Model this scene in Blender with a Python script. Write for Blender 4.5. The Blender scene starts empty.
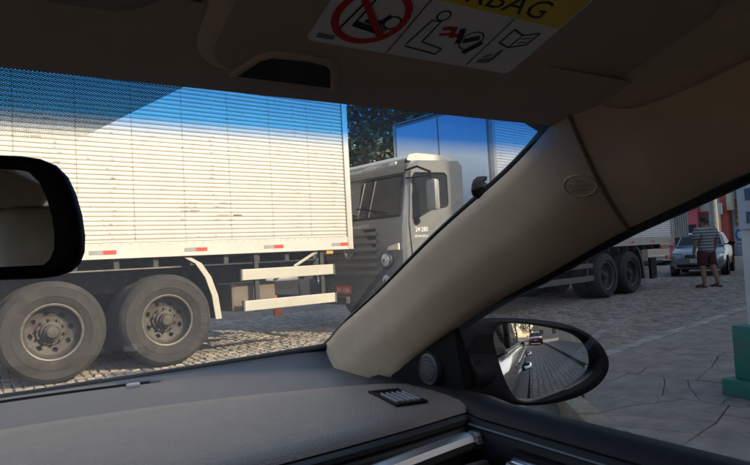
import bpy, bmesh, math, random
from mathutils import Vector, Matrix, noise
from mathutils.bvhtree import BVHTree
rnd = random.Random(7)
R = math.radians
S = bpy.context.scene
COL = S.collection

# ------------------------------------------------------------------ camera
FPX, CX, CY = 600.0, 375.0, 232.5          # focal length and centre in pixels of a 750 x 465 frame
YAW, ROLL, PITCH = R(33), R(3.0), math.atan(23.5/600)
EYE = Vector((0, 0, 1.2))
def cam_axes():
    def w(X, Y, Z):
        y = Y*math.cos(PITCH) - Z*math.sin(PITCH); z = Y*math.sin(PITCH) + Z*math.cos(PITCH)
        return Vector((X*math.cos(YAW) + y*math.sin(YAW), -X*math.sin(YAW) + y*math.cos(YAW), z))
    return (w(math.cos(ROLL), 0, -math.sin(ROLL)), w(math.sin(ROLL), 0, math.cos(ROLL)), w(0, 1, 0))
AX, AY, AZ = cam_axes()
cd = bpy.data.cameras.new('camera'); cam = bpy.data.objects.new('camera', cd); COL.objects.link(cam)
cd.sensor_width = 36; cd.lens = 36*FPX/750; cd.clip_start = 0.02; cd.clip_end = 2000
m = Matrix.Identity(4)
for i in range(3):
    m[i][0], m[i][1], m[i][2], m[i][3] = AX[i], AY[i], -AZ[i], EYE[i]
cam.matrix_world = m; S.camera = cam
def ray(px, py):
    return (AX*((px-CX)/FPX) + AY*((CY-py)/FPX) + AZ).normalized()
def hit(px, py, p, n):
    d = ray(px, py); n = Vector(n); return EYE + d*((Vector(p)-EYE).dot(n)/d.dot(n))
def to_px(p):
    v = Vector(p)-EYE; z = v.dot(AZ)
    if z < .05: return None
    return (CX+FPX*v.dot(AX)/z, CY-FPX*v.dot(AY)/z, z)

# ------------------------------------------------------------------ sky, sun, exposure
SUN_AZ, SUN_EL = R(150), R(27)
W = bpy.data.worlds.new("World"); S.world = W; W.use_nodes = True
nt = W.node_tree; bg = nt.nodes['Background']
sk = nt.nodes.new('ShaderNodeTexSky'); sk.sky_type = 'NISHITA'; sk.sun_disc = False
sk.sun_elevation = SUN_EL; sk.sun_rotation = SUN_AZ; sk.air_density = 1.0; sk.dust_density = 2.0
nt.links.new(sk.outputs[0], bg.inputs[0]); bg.inputs[1].default_value = 0.15
sl = bpy.data.lights.new('sun', 'SUN'); sun = bpy.data.objects.new('sun', sl); COL.objects.link(sun)
sl.energy = 2.35; sl.angle = R(0.53); sl.color = (1.0, .845, .63)
to_sun = Vector((math.sin(SUN_AZ)*math.cos(SUN_EL), math.cos(SUN_AZ)*math.cos(SUN_EL), math.sin(SUN_EL)))
sun.rotation_euler = to_sun.to_track_quat('Z', 'Y').to_euler()
S.view_settings.view_transform = 'Standard'; S.view_settings.look = 'None'
S.view_settings.exposure = 1.6; S.view_settings.gamma = 1
S.cycles.max_bounces = 12; S.cycles.transparent_max_bounces = 16; S.cycles.caustics_reflective = False

# ------------------------------------------------------------------ materials
MATS = {}
def mat(name, col, rough=.6, metal=0, var=.12, scale=8, bump=0, bscale=60, dirt=None, dirt_amt=0, dirt_scale=3, spec=.5, island=0, coat=0, detail=6):
    if name in MATS: return MATS[name]
    M = bpy.data.materials.new(name); M.use_nodes = True; MATS[name] = M
    n = M.node_tree.nodes; l = M.node_tree.links; b = n['Principled BSDF']
    b.inputs['Roughness'].default_value = rough; b.inputs['Metallic'].default_value = metal
    b.inputs['Specular IOR Level'].default_value = spec; b.inputs['Coat Weight'].default_value = coat
    tc = n.new('ShaderNodeTexCoord')
    nz = n.new('ShaderNodeTexNoise'); nz.inputs['Scale'].default_value = scale; nz.inputs['Detail'].default_value = detail
    l.new(tc.outputs['Object'], nz.inputs['Vector'])
    mr = n.new('ShaderNodeMapRange'); mr.inputs[1].default_value = .3; mr.inputs[2].default_value = .7
    mr.inputs[3].default_value = 1-var; mr.inputs[4].default_value = 1+var
    l.new(nz.outputs[0], mr.inputs[0])
    hs = n.new('ShaderNodeHueSaturation'); hs.inputs['Color'].default_value = (*col, 1)
    last = mr.outputs[0]
    if island:
        ge = n.new('ShaderNodeNewGeometry'); m2 = n.new('ShaderNodeMapRange')
        m2.inputs[3].default_value = 1-island; m2.inputs[4].default_value = 1+island
        l.new(ge.outputs['Random Per Island'], m2.inputs[0])
        mm = n.new('ShaderNodeMath'); mm.operation = 'MULTIPLY'; l.new(last, mm.inputs[0]); l.new(m2.outputs[0], mm.inputs[1]); last = mm.outputs[0]
    l.new(last, hs.inputs['Value']); c = hs.outputs[0]
    if dirt:
        dz = n.new('ShaderNodeTexNoise'); dz.inputs['Scale'].default_value = dirt_scale; dz.inputs['Detail'].default_value = 9; dz.inputs['Roughness'].default_value = .7
        l.new(tc.outputs['Object'], dz.inputs['Vector'])
        dr = n.new('ShaderNodeMapRange'); dr.inputs[1].default_value = .62-dirt_amt*.3; dr.inputs[2].default_value = .72-dirt_amt*.1
        dr.inputs[4].default_value = min(1, .5+dirt_amt); l.new(dz.outputs[0], dr.inputs[0])
        mx = n.new('ShaderNodeMix'); mx.data_type = 'RGBA'; l.new(dr.outputs[0], mx.inputs[0]); l.new(c, mx.inputs[6]); mx.inputs[7].default_value = (*dirt, 1)
        c = mx.outputs[2]
    l.new(c, b.inputs['Base Color'])
    if bump:
        bz = n.new('ShaderNodeTexNoise'); bz.inputs['Scale'].default_value = bscale; bz.inputs['Detail'].default_value = 4
        l.new(tc.outputs['Object'], bz.inputs['Vector'])
        bn = n.new('ShaderNodeBump'); bn.inputs['Strength'].default_value = bump; bn.inputs['Distance'].default_value = .01
        l.new(bz.outputs[0], bn.inputs['Height']); l.new(bn.outputs[0], b.inputs['Normal'])
    return M
def emis(name, col, st):
    M = mat(name, col); b = M.node_tree.nodes['Principled BSDF']
    b.inputs['Emission Color'].default_value = (*col, 1); b.inputs['Emission Strength'].default_value = st; return M

def glass_mat(name, tint, refl=.05, dust=0.0):
    M = bpy.data.materials.new(name); M.use_nodes = True; n = M.node_tree.nodes; l = M.node_tree.links
    n.remove(n['Principled BSDF']); out = n['Material Output']
    tr = n.new('ShaderNodeBsdfTransparent'); tr.inputs[0].default_value = (*tint, 1)
    gl = n.new('ShaderNodeBsdfGlossy'); gl.inputs['Roughness'].default_value = .01
    lw = n.new('ShaderNodeLayerWeight'); lw.inputs[0].default_value = .5; pw = n.new('ShaderNodeMath'); pw.operation = 'POWER'; l.new(lw.outputs['Facing'], pw.inputs[0]); pw.inputs[1].default_value = 5
    fr = n.new('ShaderNodeMath'); fr.operation = 'MULTIPLY_ADD'; l.new(pw.outputs[0], fr.inputs[0]); fr.inputs[1].default_value = .7; fr.inputs[2].default_value = refl
    mx = n.new('ShaderNodeMixShader'); l.new(fr.outputs[0], mx.inputs[0]); l.new(tr.outputs[0], mx.inputs[1]); l.new(gl.outputs[0], mx.inputs[2])
    last = mx
    if dust:
        tc = n.new('ShaderNodeTexCoord')
        df = n.new('ShaderNodeBsdfTranslucent'); df.inputs[0].default_value = (.8, .68, .54, 1)
        d2 = n.new('ShaderNodeBsdfDiffuse'); d2.inputs[0].default_value = (.6, .5, .4, 1)
        dd = n.new('ShaderNodeMixShader'); dd.inputs[0].default_value = .5; l.new(df.outputs[0], dd.inputs[1]); l.new(d2.outputs[0], dd.inputs[2])
        vz = n.new('ShaderNodeTexVoronoi'); vz.inputs['Scale'].default_value = 170; l.new(tc.outputs['Object'], vz.inputs['Vector'])
        a = n.new('ShaderNodeMapRange'); a.inputs[1].default_value = .10; a.inputs[2].default_value = .22; a.inputs[3].default_value = 1; a.inputs[4].default_value = 0
        l.new(vz.outputs['Distance'], a.inputs[0])
        nz = n.new('ShaderNodeTexNoise'); nz.inputs['Scale'].default_value = 9; l.new(tc.outputs['Object'], nz.inputs['Vector'])
        bq = n.new('ShaderNodeMapRange'); bq.inputs[1].default_value = .45; bq.inputs[2].default_value = .7; l.new(nz.outputs[0], bq.inputs[0])
        mm = n.new('ShaderNodeMath'); mm.operation = 'MULTIPLY'; l.new(a.outputs[0], mm.inputs[0]); l.new(bq.outputs[0], mm.inputs[1])
        m3 = n.new('ShaderNodeMath'); m3.operation = 'MULTIPLY_ADD'; l.new(mm.outputs[0], m3.inputs[0]); m3.inputs[1].default_value = .25; m3.inputs[2].default_value = dust
        m4 = n.new('ShaderNodeMixShader'); l.new(m3.outputs[0], m4.inputs[0]); l.new(mx.outputs[0], m4.inputs[1]); l.new(dd.outputs[0], m4.inputs[2]); last = m4
    l.new(last.outputs[0], out.inputs[0]); MATS[name] = M; return M

# ------------------------------------------------------------------ mesh building
class MB:
    def __init__(s): s.v = []; s.f = []; s.m = []; s.uv = {}
    def add(s, vs, fs, mi=0):
        o = len(s.v); s.v += [tuple(p) for p in vs]; s.f += [tuple(i+o for i in f) for f in fs]; s.m += [mi]*len(fs); return s
    def box(s, x0, y0, z0, x1, y1, z1, mi=0, ch=0, mx=None):
        a, b = (min(x0, x1), min(y0, y1), min(z0, z1)), (max(x0, x1), max(y0, y1), max(z0, z1))
        if ch <= 0:
            vs = [Vector((a[0] if i & 1 == 0 else b[0], a[1] if i & 2 == 0 else b[1], a[2] if i & 4 == 0 else b[2])) for i in range(8)]
            fs = [(0, 2, 3, 1), (4, 5, 7, 6), (0, 1, 5, 4), (2, 6, 7, 3), (0, 4, 6, 2), (1, 3, 7, 5)]
        else:
            bm = bmesh.new(); bmesh.ops.create_cube(bm, size=1)
            for q in bm.verts: q.co = Vector([(a[i]+b[i])/2 + q.co[i]*(b[i]-a[i]) for i in range(3)])
            bmesh.ops.bevel(bm, geom=bm.edges[:], offset=min(ch, .45*min(b[i]-a[i] for i in range(3))), segments=2, affect='EDGES', profile=.6)
            bm.verts.index_update(); vs = [q.co.copy() for q in bm.verts]; fs = [[q.index for q in f.verts] for f in bm.faces]; bm.free()
        if mx: vs = [mx @ Vector(q) for q in vs]
        return s.add(vs, fs, mi)
    def grid(s, rows, mi=0, closed=False, flip=False):
        n = len(rows[0]); vs = [p for r in rows for p in r]; fs = []
        for i in range(len(rows)-1):
            for j in range(n if closed else n-1):
                a, b = i*n+j, i*n+(j+1) % n; q = (a, b, b+n, a+n); fs.append(q[::-1] if flip else q)
        return s.add(vs, fs, mi)
    def tube(s, pts, r, n=8, mi=0, cap=True):
        pts = [Vector(p) for p in pts]; rows = []; up = None
        for i, p in enumerate(pts):
            t = (pts[min(i+1, len(pts)-1)]-pts[max(i-1, 0)]).normalized()
            if up is None: up = Vector((0, 0, 1)) if abs(t.z) < .9 else Vector((1, 0, 0))
            a = t.cross(up).normalized(); b = a.cross(t); up = b
            rr = r[i] if isinstance(r, (list, tuple)) else r
            rows.append([p + (a*math.cos(k*2*math.pi/n) + b*math.sin(k*2*math.pi/n))*rr for k in range(n)])
        s.grid(rows, mi, closed=True, flip=True)
        if cap:
            s.add(rows[0], [tuple(range(n))], mi); s.add(rows[-1], [tuple(range(n))[::-1]], mi)
        return s
    def lathe(s, prof, M, n=32, mi=0):          # prof: (radius, along axis); the axis is local z of M
        rows = [[M @ Vector((r*math.cos(2*math.pi*k/n), r*math.sin(2*math.pi*k/n), z)) for k in range(n)] for r, z in prof]
        return s.grid(rows, mi, closed=True)
    def prism(s, poly, ext, mi=0):
        poly = [Vector(p) for p in poly]; e = Vector(ext); n = len(poly)
        vs = poly + [p+e for p in poly]
        fs = [tuple(range(n))[::-1], tuple(range(n, 2*n))] + [(i, (i+1) % n, n+(i+1) % n, n+i) for i in range(n)]
        return s.add(vs, fs, mi)
    def poly(s, pts, mi=0): return s.add(pts, [tuple(range(len(pts)))], mi)
    def mesh(s, name, mats, smooth=0):
        me = bpy.data.meshes.new(name); me.from_pydata(s.v, [], s.f)
        for x in (mats if isinstance(mats, (list, tuple)) else [mats]): me.materials.append(x)
        me.polygons.foreach_set('material_index', s.m)
        bm = bmesh.new(); bm.from_mesh(me)
        bmesh.ops.recalc_face_normals(bm, faces=bm.faces[:]); bm.to_mesh(me); bm.free()
        if smooth:
            me.polygons.foreach_set('use_smooth', [True]*len(me.polygons))
            me.set_sharp_from_angle(angle=R(smooth))
        me.update(); return me
    def build(s, name, mats, parent=None, smooth=0):
        return link(name, s.mesh(name, mats, smooth), parent)
def link(name, me, parent=None):
    o = bpy.data.objects.new(name, me); COL.objects.link(o)
    if parent: o.parent = parent
    return o
def tag(o, label=None, cat=None, group=None, kind=None):
    if label: o['label'] = label
    if cat: o['category'] = cat
    if group: o['group'] = group
    if kind: o['kind'] = kind
    return o
def thing(name, label, cat, loc=(0, 0, 0), rz=0, group=None):
    o = bpy.data.objects.new(name, None); COL.objects.link(o); o.location = loc; o.rotation_euler.z = rz
    o.empty_display_size = .2
    return tag(o, label, cat, group)
def copy_tree(o, parent=None):
    c = o.copy(); COL.objects.link(c); c.parent = parent
    for ch in list(o.children): copy_tree(ch, c)
    return c
def text_geo(body, size):
    cu = bpy.data.curves.new('lettering', 'FONT'); cu.body = body; cu.size = size; cu.align_x = 'CENTER'; cu.align_y = 'CENTER'; cu.resolution_u = 2
    o = bpy.data.objects.new('lettering', cu); COL.objects.link(o)
    bpy.context.view_layer.update()
    me = bpy.data.meshes.new_from_object(o.evaluated_get(bpy.context.evaluated_depsgraph_get()))
    vs = [v.co.copy() for v in me.vertices]; fs = [tuple(p.vertices) for p in me.polygons]
    bpy.data.objects.remove(o); bpy.data.curves.remove(cu); bpy.data.meshes.remove(me)
    return vs, fs
def frame(o, x, y):
    x = Vector(x).normalized(); z = x.cross(Vector(y)).normalized(); y = z.cross(x); M = Matrix.Identity(4)
    for i in range(3): M[i][0], M[i][1], M[i][2], M[i][3] = x[i], y[i], z[i], o[i]
    return M
def put_text(mb, body, size, M, mi=0, sx=1.0):
    vs, fs = text_geo(body, size); return mb.add([M @ Vector((v.x*sx, v.y, v.z)) for v in vs], fs, mi)

# common materials
trim_dark = mat('trim_dark', (.016, .0145, .0135), .55, var=.06, scale=30, bump=.1, bscale=500)
black = mat('black_plastic', (.004, .004, .0042), .55, var=.1, spec=.15)
rubber = mat('black_rubber', (.006, .006, .006), .7, spec=.25)
chrome = mat('satin_metal', (.62, .62, .63), .22, 1, var=.05)
beige = mat('beige_trim', (.58, .405, .27), .62, var=.05, scale=20, bump=.12, bscale=420)
liner = mat('headliner_cloth', (.50, .375, .28), .9, var=.08, scale=40, bump=.2, bscale=700)
visor_m = mat('visor_vinyl', (.48, .365, .28), .75, var=.05, scale=30, bump=.15, bscale=600)
dash_m = mat('dash_leather', (.20, .154, .119), .5, var=.07, scale=18, bump=.0)
shelf_m = mat('dash_shelf', (.078, .071, .068), .5, var=.05, scale=18, bump=.1, bscale=500)
def leather(M, sc, st):
    n = M.node_tree.nodes; l = M.node_tree.links; tc = n.new('ShaderNodeTexCoord')
    v = n.new('ShaderNodeTexVoronoi'); v.feature = 'DISTANCE_TO_EDGE'; v.inputs['Scale'].default_value = sc
    nz = n.new('ShaderNodeTexNoise'); nz.inputs['Scale'].default_value = sc*.5
    mx = n.new('ShaderNodeMix'); mx.data_type = 'VECTOR'; mx.inputs[0].default_value = .012
    l.new(tc.outputs['Object'], nz.inputs['Vector']); l.new(tc.outputs['Object'], mx.inputs[4]); l.new(nz.outputs['Color'], mx.inputs[5]); l.new(mx.outputs[1], v.inputs['Vector'])
    rr = n.new('ShaderNodeMapRange'); rr.inputs[2].default_value = .16; l.new(v.outputs['Distance'], rr.inputs[0])
    b = n.new('ShaderNodeBump'); b.inputs['Strength'].default_value = st; b.inputs['Distance'].default_value = .0012
    l.new(rr.outputs[0], b.inputs['Height']); l.new(b.outputs[0], n['Principled BSDF'].inputs['Normal'])
leather(dash_m, 200, .6)
mirror_m = mat('mirror_silver', (.86, .87, .88), .0, 1, var=0)
tint_mirror = mat('mirror_tinted', (.66, .65, .63), .03, 1, var=0)
glass_clear = glass_mat('clear_glass', (.80, .82, .80))
glass_side = glass_mat('side_glass', (.375, .385, .40))
glass_dark = mat('dark_glass', (.012, .014, .016), .05, var=.0, spec=.6)
white_paint = mat('white_paint', (.46, .435, .385), .5, var=.06, scale=2, dirt=(.33, .24, .17), dirt_amt=.09, dirt_scale=3.2)
white_rail = mat('white_rail_paint', (.47, .445, .39), .5, var=.07, scale=3, dirt=(.45, .38, .30), dirt_amt=.10, dirt_scale=6)
bar_white = mat('guard_paint', (.42, .39, .315), .5, var=.08, scale=4, dirt=(.4, .34, .26), dirt_amt=.15, dirt_scale=9)
tyre_m = mat('dusty_rubber', (.030, .026, .022), .9, var=.25, scale=7, dirt=(.056, .047, .037), dirt_amt=.35, dirt_scale=5, bump=.15, bscale=90)
tyre_dark = mat('dark_rubber', (.03, .03, .031), .85, var=.2)
rim_m = mat('dusty_rim', (.055, .046, .037), .65, .1, var=.25, scale=9, dirt=(.12, .1, .08), dirt_amt=.3, dirt_scale=12)
rim_edge = mat('rim_lip', (.13, .11, .09), .5, .3, var=.25, scale=14)
chassis_m = mat('chassis_black', (.028, .026, .025), .7, var=.2, dirt=(.11, .095, .075), dirt_amt=.3, dirt_scale=4)
grey_paint = mat('grey_cab_paint', (.175, .172, .165), .38, .25, var=.06, scale=3, coat=.3, dirt=(.3, .26, .2), dirt_amt=.1, dirt_scale=4)
grey_plast = mat('grey_plastic', (.06, .058, .055), .6, var=.15, dirt=(.16, .14, .12), dirt_amt=.35, dirt_scale=9)
red_ref = mat('red_reflector', (.62, .05, .035), .35); grey_ref = mat('grey_reflector', (.27, .265, .25), .3)
letter_w = mat('white_lettering', (.82, .81, .78), .5)

# ------------------------------------------------------------------ the setting: ground, road, pavement
KS = math.tan(R(10.4))
def kerb_y(x): return 3.93 + KS*(x-5.35)
kerb_path = [Vector((2.44, y)) for y in (-40, -20, -8, -4, -2, 0, .6)]
# rounded corner of the pavement
kerb_path += [Vector(p) for p in ((2.47, 1.1), (2.57, 1.55), (2.76, 1.98), (3.0, 2.36), (3.36, 2.89), (3.82, 3.34), (4.5, 3.72))]
kerb_path += [Vector((x, kerb_y(x))) for x in (5.4, 7, 9, 11, 14, 18, 24, 32, 45)]
def inside_pavement(x, y):
    if x < 2.44: return False
    if x >= 5.4: return y < kerb_y(x)
    for a, b in zip(kerb_path, kerb_path[1:]):
        if a.x-1e-6 <= x <= b.x+1e-6 and b.x > a.x: return y < a.y + (b.y-a.y)*(x-a.x)/(b.x-a.x)
    return y < .6

asphalt = mat('packed_ground', (.10, .09, .075), .95, var=.25, scale=.8, bump=.3, bscale=20)
g = MB(); g.poly([(-300, -300, -.06), (300, -300, -.06), (300, 300, -.06), (-300, 300, -.06)])
tag(g.build('ground', asphalt), kind='structure')
# far part of the road: the setts are too small there to be picked apart
sett_far = mat('setts_far', (.17, .155, .135), .85, var=.15, scale=1.5)
n = sett_far.node_tree.nodes; l = sett_far.node_tree.links
tc = n.new('ShaderNodeTexCoord'); bk = n.new('ShaderNodeTexBrick'); bk.inputs['Scale'].default_value = 1
bk.inputs['Color1'].default_value = (.28, .24, .19, 1); bk.inputs['Color2'].default_value = (.2, .17, .135, 1); bk.inputs['Mortar'].default_value = (.07, .06, .05, 1)
bk.inputs['Brick Width'].default_value = .2; bk.inputs['Row Height'].default_value = .125; bk.inputs['Mortar Size'].default_value = .012
mp = n.new('ShaderNodeMapping'); mp.inputs['Rotation'].default_value = (0, 0, R(90))
wn = n.new('ShaderNodeTexNoise'); wn.inputs['Scale'].default_value = 2.2; l.new(tc.outputs['Object'], wn.inputs['Vector']); wm = n.new('ShaderNodeMix'); wm.data_type = 'VECTOR'; wm.blend_type = 'MIX' if hasattr(wm, 'blend_type') else None; wm.inputs[0].default_value = .09; l.new(tc.outputs['Object'], wm.inputs[4]); l.new(wn.outputs['Color'], wm.inputs[5]); l.new(wm.outputs[1], mp.inputs[0]); l.new(mp.outputs[0], bk.inputs[0])
l.new(bk.outputs[0], n['Principled BSDF'].inputs['Base Color'])
bn = n.new('ShaderNodeBump'); bn.inputs['Distance'].default_value = .012; l.new(bk.outputs['Fac'], bn.inputs['Height']); bn.invert = True; l.new(bn.outputs[0], n['Principled BSDF'].inputs['Normal'])
mortar = mat('mortar_sand', (.15, .128, .10), .95, var=.3, scale=6, bump=.4, bscale=80)
SX0, SX1, SY0, SY1 = -4.0, 19.0, 1.9, 12.6
rd = MB()
for x0, y0, x1, y1, mi in ((-120, -60, SX0, 15, 0), (SX1, -60, 120, 30, 0), (SX0, -60, SX1, SY0, 0), (SX0, SY1, SX1, 15, 0), (SX0, SY0, SX1, SY1, 1)):
    z = -.004 if mi == 0 else -.013
    rd.poly([(x0, y0, z), (x1, y0, z), (x1, y1, z), (x0, y1, z)], mi)
road = tag(rd.build('road', [sett_far, mortar]), kind='structure')
sett_m = mat('granite_sett', (.30, .255, .205), .85, var=.16, scale=9, island=.30, bump=.5, bscale=55)
WIN = [[(-5, 300), (345, 290), (345, 345), (300, 356), (150, 378), (-5, 396)], [(440, 325), (640, 240), (700, 268), (750, 285), (750, 300), (610, 352), (600, 330), (470, 320)], [(480, 398), (620, 385), (600, 425), (520, 412)]]
def in_poly(p, P):
    c = False; j = len(P)-1
    for i in range(len(P)):
        if (P[i][1] > p[1]) != (P[j][1] > p[1]) and p[0] < (P[j][0]-P[i][0])*(p[1]-P[i][1])/(P[j][1]-P[i][1])+P[i][0]: c = not c
        j = i
    return c
setts = []; cand = []
x = SX0
while x < SX1:
    w = rnd.uniform(.088, .112); y = SY0 + rnd.uniform(0, .2)
    while y < SY1:
        L = rnd.uniform(.11, .18)
        if not inside_pavement(x+w/2, y+L/2) and not inside_pavement(x+w, y) and not inside_pavement(x+w+.1, y-.1):
            j = lambda s=.011: rnd.uniform(-s, s)
            h = -.003 + rnd.uniform(-.007, .007) + .006*noise.noise((x*.9, y*.9, 0))
            cs = [(x+.004+j(), y+.005+j()), (x+w-.004+j(), y+.005+j()), (x+w-.004+j(), y+L-.005+j()), (x+.004+j(), y+L-.005+j())]
            mxy = (x+w/2, y+L/2); tl = (j(.05), j(.05))
            vs = [(a, b, -.03) for a, b in cs]
            vs += [(mxy[0]+(a-mxy[0])*.98, mxy[1]+(b-mxy[1])*.98, h-.009) for a, b in cs]
            vs += [(mxy[0]+(a-mxy[0])*.74, mxy[1]+(b-mxy[1])*.82, h+.003+(a-mxy[0])*tl[0]+(b-mxy[1])*tl[1]) for a, b in cs]
            fs = [(i, (i+1) % 4, 4+(i+1) % 4, 4+i) for i in range(4)] + [(4+i, 4+(i+1) % 4, 8+(i+1) % 4, 8+i) for i in range(4)] + [(8, 9, 10, 11)]
            k = len(setts); setts.append((vs, fs, mxy))
            q = to_px((mxy[0], mxy[1], 0))
            if q and any(in_poly(q, P) for P in WIN): cand.append((q[2], k))
        y += L
    x += w
cand.sort(); singles = {k for _, k in cand[:300]}
rest = MB()
for k, (vs, fs, c) in enumerate(setts):
    if k in singles:
        q = MB(); q.add([(v[0]-c[0], v[1]-c[1], v[2]) for v in vs], fs); o = q.build('cobblestone', sett_m, road); o.location = (c[0], c[1], 0)
    else: rest.add(vs, fs)
tag(rest.build('cobblestones', sett_m, road), kind='stuff')

# pavement: one sheet with broken concrete slabs on it, and a kerb of single stones
conc = mat('pavement_concrete', (.285, .24, .195), .9, var=.3, scale=5, island=.13, bump=.6, bscale=120, dirt=(.115, .1, .085), dirt_amt=.3, dirt_scale=2.6, detail=12)
n = conc.node_tree.nodes; l = conc.node_tree.links; bs = n['Principled BSDF']; src = bs.inputs['Base Color'].links[0].from_socket
ge = n.new('ShaderNodeNewGeometry'); wz = n.new('ShaderNodeTexNoise'); wz.inputs['Scale'].default_value = 3.5; wz.inputs['Detail'].default_value = 6; l.new(ge.outputs['Position'], wz.inputs['Vector'])
mv = n.new('ShaderNodeMix'); mv.data_type = 'VECTOR'; mv.inputs[0].default_value = .16; l.new(ge.outputs['Position'], mv.inputs[4]); l.new(wz.outputs['Color'], mv.inputs[5])
vo = n.new('ShaderNodeTexVoronoi'); vo.feature = 'DISTANCE_TO_EDGE'; vo.inputs['Scale'].default_value = 3.4; l.new(mv.outputs[1], vo.inputs['Vector'])
ck = n.new('ShaderNodeMapRange'); ck.inputs[1].default_value = .004; ck.inputs[2].default_value = .022; ck.inputs[3].default_value = 1; ck.inputs[4].default_value = 0; l.new(vo.outputs['Distance'], ck.inputs[0])
pz = n.new('ShaderNodeTexNoise'); pz.inputs['Scale'].default_value = .9; l.new(ge.outputs['Position'], pz.inputs['Vector'])
pr_ = n.new('ShaderNodeMapRange'); pr_.inputs[1].default_value = .46; pr_.inputs[2].default_value = .60; pr_.inputs[4].default_value = .85; l.new(pz.outputs[0], pr_.inputs[0])
mu = n.new('ShaderNodeMath'); mu.operation = 'MULTIPLY'; l.new(ck.outputs[0], mu.inputs[0]); l.new(pr_.outputs[0], mu.inputs[1])
mc_ = n.new('ShaderNodeMix'); mc_.data_type = 'RGBA'; l.new(mu.outputs[0], mc_.inputs[0]); l.new(src, mc_.inputs[6]); mc_.inputs[7].default_value = (.06, .053, .044, 1); l.new(mc_.outputs[2], bs.inputs['Base Color'])
sub = mat('joint_soil', (.055, .05, .042), .95, var=.3, scale=9)
b = MB(); P = [(p.x+.12, p.y-.05) for p in kerb_path]
b.poly([(x, y, .098) for x, y in P] + [(60, -40, .098)])
sidewalk = tag(b.build('sidewalk', sub), kind='structure')
slabs = []
def cut(poly, p, d):
    out = ([], []); nn = Vector((-d.y, d.x))
    for a, c in zip(poly, poly[1:]+poly[:1]):
        sa, sc = (a-p).dot(nn), (c-p).dot(nn)
        out[0 if sa >= 0 else 1].append(a)
        if sa*sc < 0:
            x = a + (c-a)*(sa/(sa-sc)); out[0].append(x); out[1].append(x)
    return out
def area(P): return abs(sum(a.x*b.y-b.x*a.y for a, b in zip(P, P[1:]+P[:1])))/2
rs = random.Random(21)
def split(P, lim):
    A = area(P); c = sum(P, Vector((0, 0)))/len(P)
    near = max(.0, (c-Vector((3, 3))).length)
    L = lim*(1 + .4*near)
    if A < L*rs.uniform(.7, 1.5): slabs.append(P); return
    best = max(((b-a).length, a, b) for a, b in zip(P, P[1:]+P[:1])) if False else max([((b-a).length, i) for i, (a, b) in enumerate(zip(P, P[1:]+P[:1]))])
    xs = [p.dot(Vector((math.cos(R(10)), math.sin(R(10))))) for p in P]; ys = [p.dot(Vector((-math.sin(R(10)), math.cos(R(10))))) for p in P]
    ang = R(100) if (max(xs)-min(xs)) > (max(ys)-min(ys)) else R(10)
    ang += rs.gauss(0, .06 if A > 3 else .35)
    q = c + Vector((rs.uniform(-.25, .25), rs.uniform(-.25, .25)))*math.sqrt(A)
    for s in cut(P, q, Vector((math.cos(ang), math.sin(ang)))):
        if len(s) > 2 and area(s) > 1e-3: split(s, lim)
reg = [Vector((p.x, p.y)) for p in kerb_path if p.y > -2.1 and p.x < 15] + [Vector((14, kerb_y(14))), Vector((14, -2))]
def inset(P, d):
    out = []
    for i, p in enumerate(P):
        t_ = (P[min(i+1, len(P)-1)]-P[max(i-1, 0)]).normalized(); out.append(p + Vector((t_.y, -t_.x))*d)
    return out
reg = inset(reg[:-2], .152) + [reg[-2]+Vector((0, -.15)), reg[-1]]
split(reg, .15)
def wob(p, s=.045): return Vector((p.x + s*noise.noise((p.x*2.3, p.y*2.3, 3)) + .35*s*noise.noise((p.x*11, p.y*11, 5)), p.y + s*noise.noise((p.x*2.3, p.y*2.3, 9)) + .35*s*noise.noise((p.x*11, p.y*11, 8))))
for P in slabs:
    Q = []
    for a, c in zip(P, P[1:]+P[:1]):
        k = max(1, int((c-a).length/.12)); Q += [a+(c-a)*(i/k) for i in range(k)]
    Q = [wob(p) for p in Q]; c = sum(Q, Vector((0, 0)))/len(Q); sz = math.sqrt(area(P)); ins = 1-.007/sz; h = .118+rs.uniform(-.003, .003); tx, ty = rs.gauss(0, .004), rs.gauss(0, .004)
    n0 = len(Q); vs = []
    for f_, z in ((ins, .09), (ins, -.004+h), (ins-.007/sz, h)):
        for p in Q: d = (p-c)*f_; vs.append((d.x, d.y, z+d.x*tx+d.y*ty))
    fs = [(i, (i+1) % n0, n0+(i+1) % n0, n0+i) for i in range(n0)] + [(n0+i, n0+(i+1) % n0, 2*n0+(i+1) % n0, 2*n0+i) for i in range(n0)] + [tuple(range(2*n0, 3*n0))]
    q = MB(); q.add(vs, fs); o = q.build('paving_slab', conc, sidewalk); o.location = (c.x, c.y, 0)
bl = MB(); bl.poly([(14, -2, .116), (60, -2, .116), (60, kerb_y(60)-.1, .116), (14, kerb_y(14)-.14, .116)]); bl.poly([(2.6, -40, .116), (14, -40, .116), (14, -2, .116), (2.6, -2, .116)]); bl.poly([(14, -40, .116), (60, -40, .116), (60, -2, .116), (14, -2, .116)])
bl.build('paving_surface', conc, sidewalk)
kerb_m = mat('kerb_stone', (.38, .345, .295), .85, var=.3, scale=6, island=.22, bump=.6, bscale=50, dirt=(.16, .14, .115), dirt_amt=.4, dirt_scale=4)
kerb_y_m = mat('yellow_kerb', (.31, .265, .175), .85, var=.2, scale=5, bump=.5, bscale=50, dirt=(.15, .13, .11), dirt_amt=.35, dirt_scale=6)
kroot = tag(bpy.data.objects.new('kerb', None), kind='structure'); COL.objects.link(kroot)
acc = [0]
for a, c in zip(kerb_path, kerb_path[1:]): acc.append(acc[-1]+(c-a).length)
def at_len(s):
    for i in range(len(acc)-1):
        if s <= acc[i+1]: return kerb_path[i] + (kerb_path[i+1]-kerb_path[i])*((s-acc[i])/(acc[i+1]-acc[i]))
    return kerb_path[-1]
s = acc[3]
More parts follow.
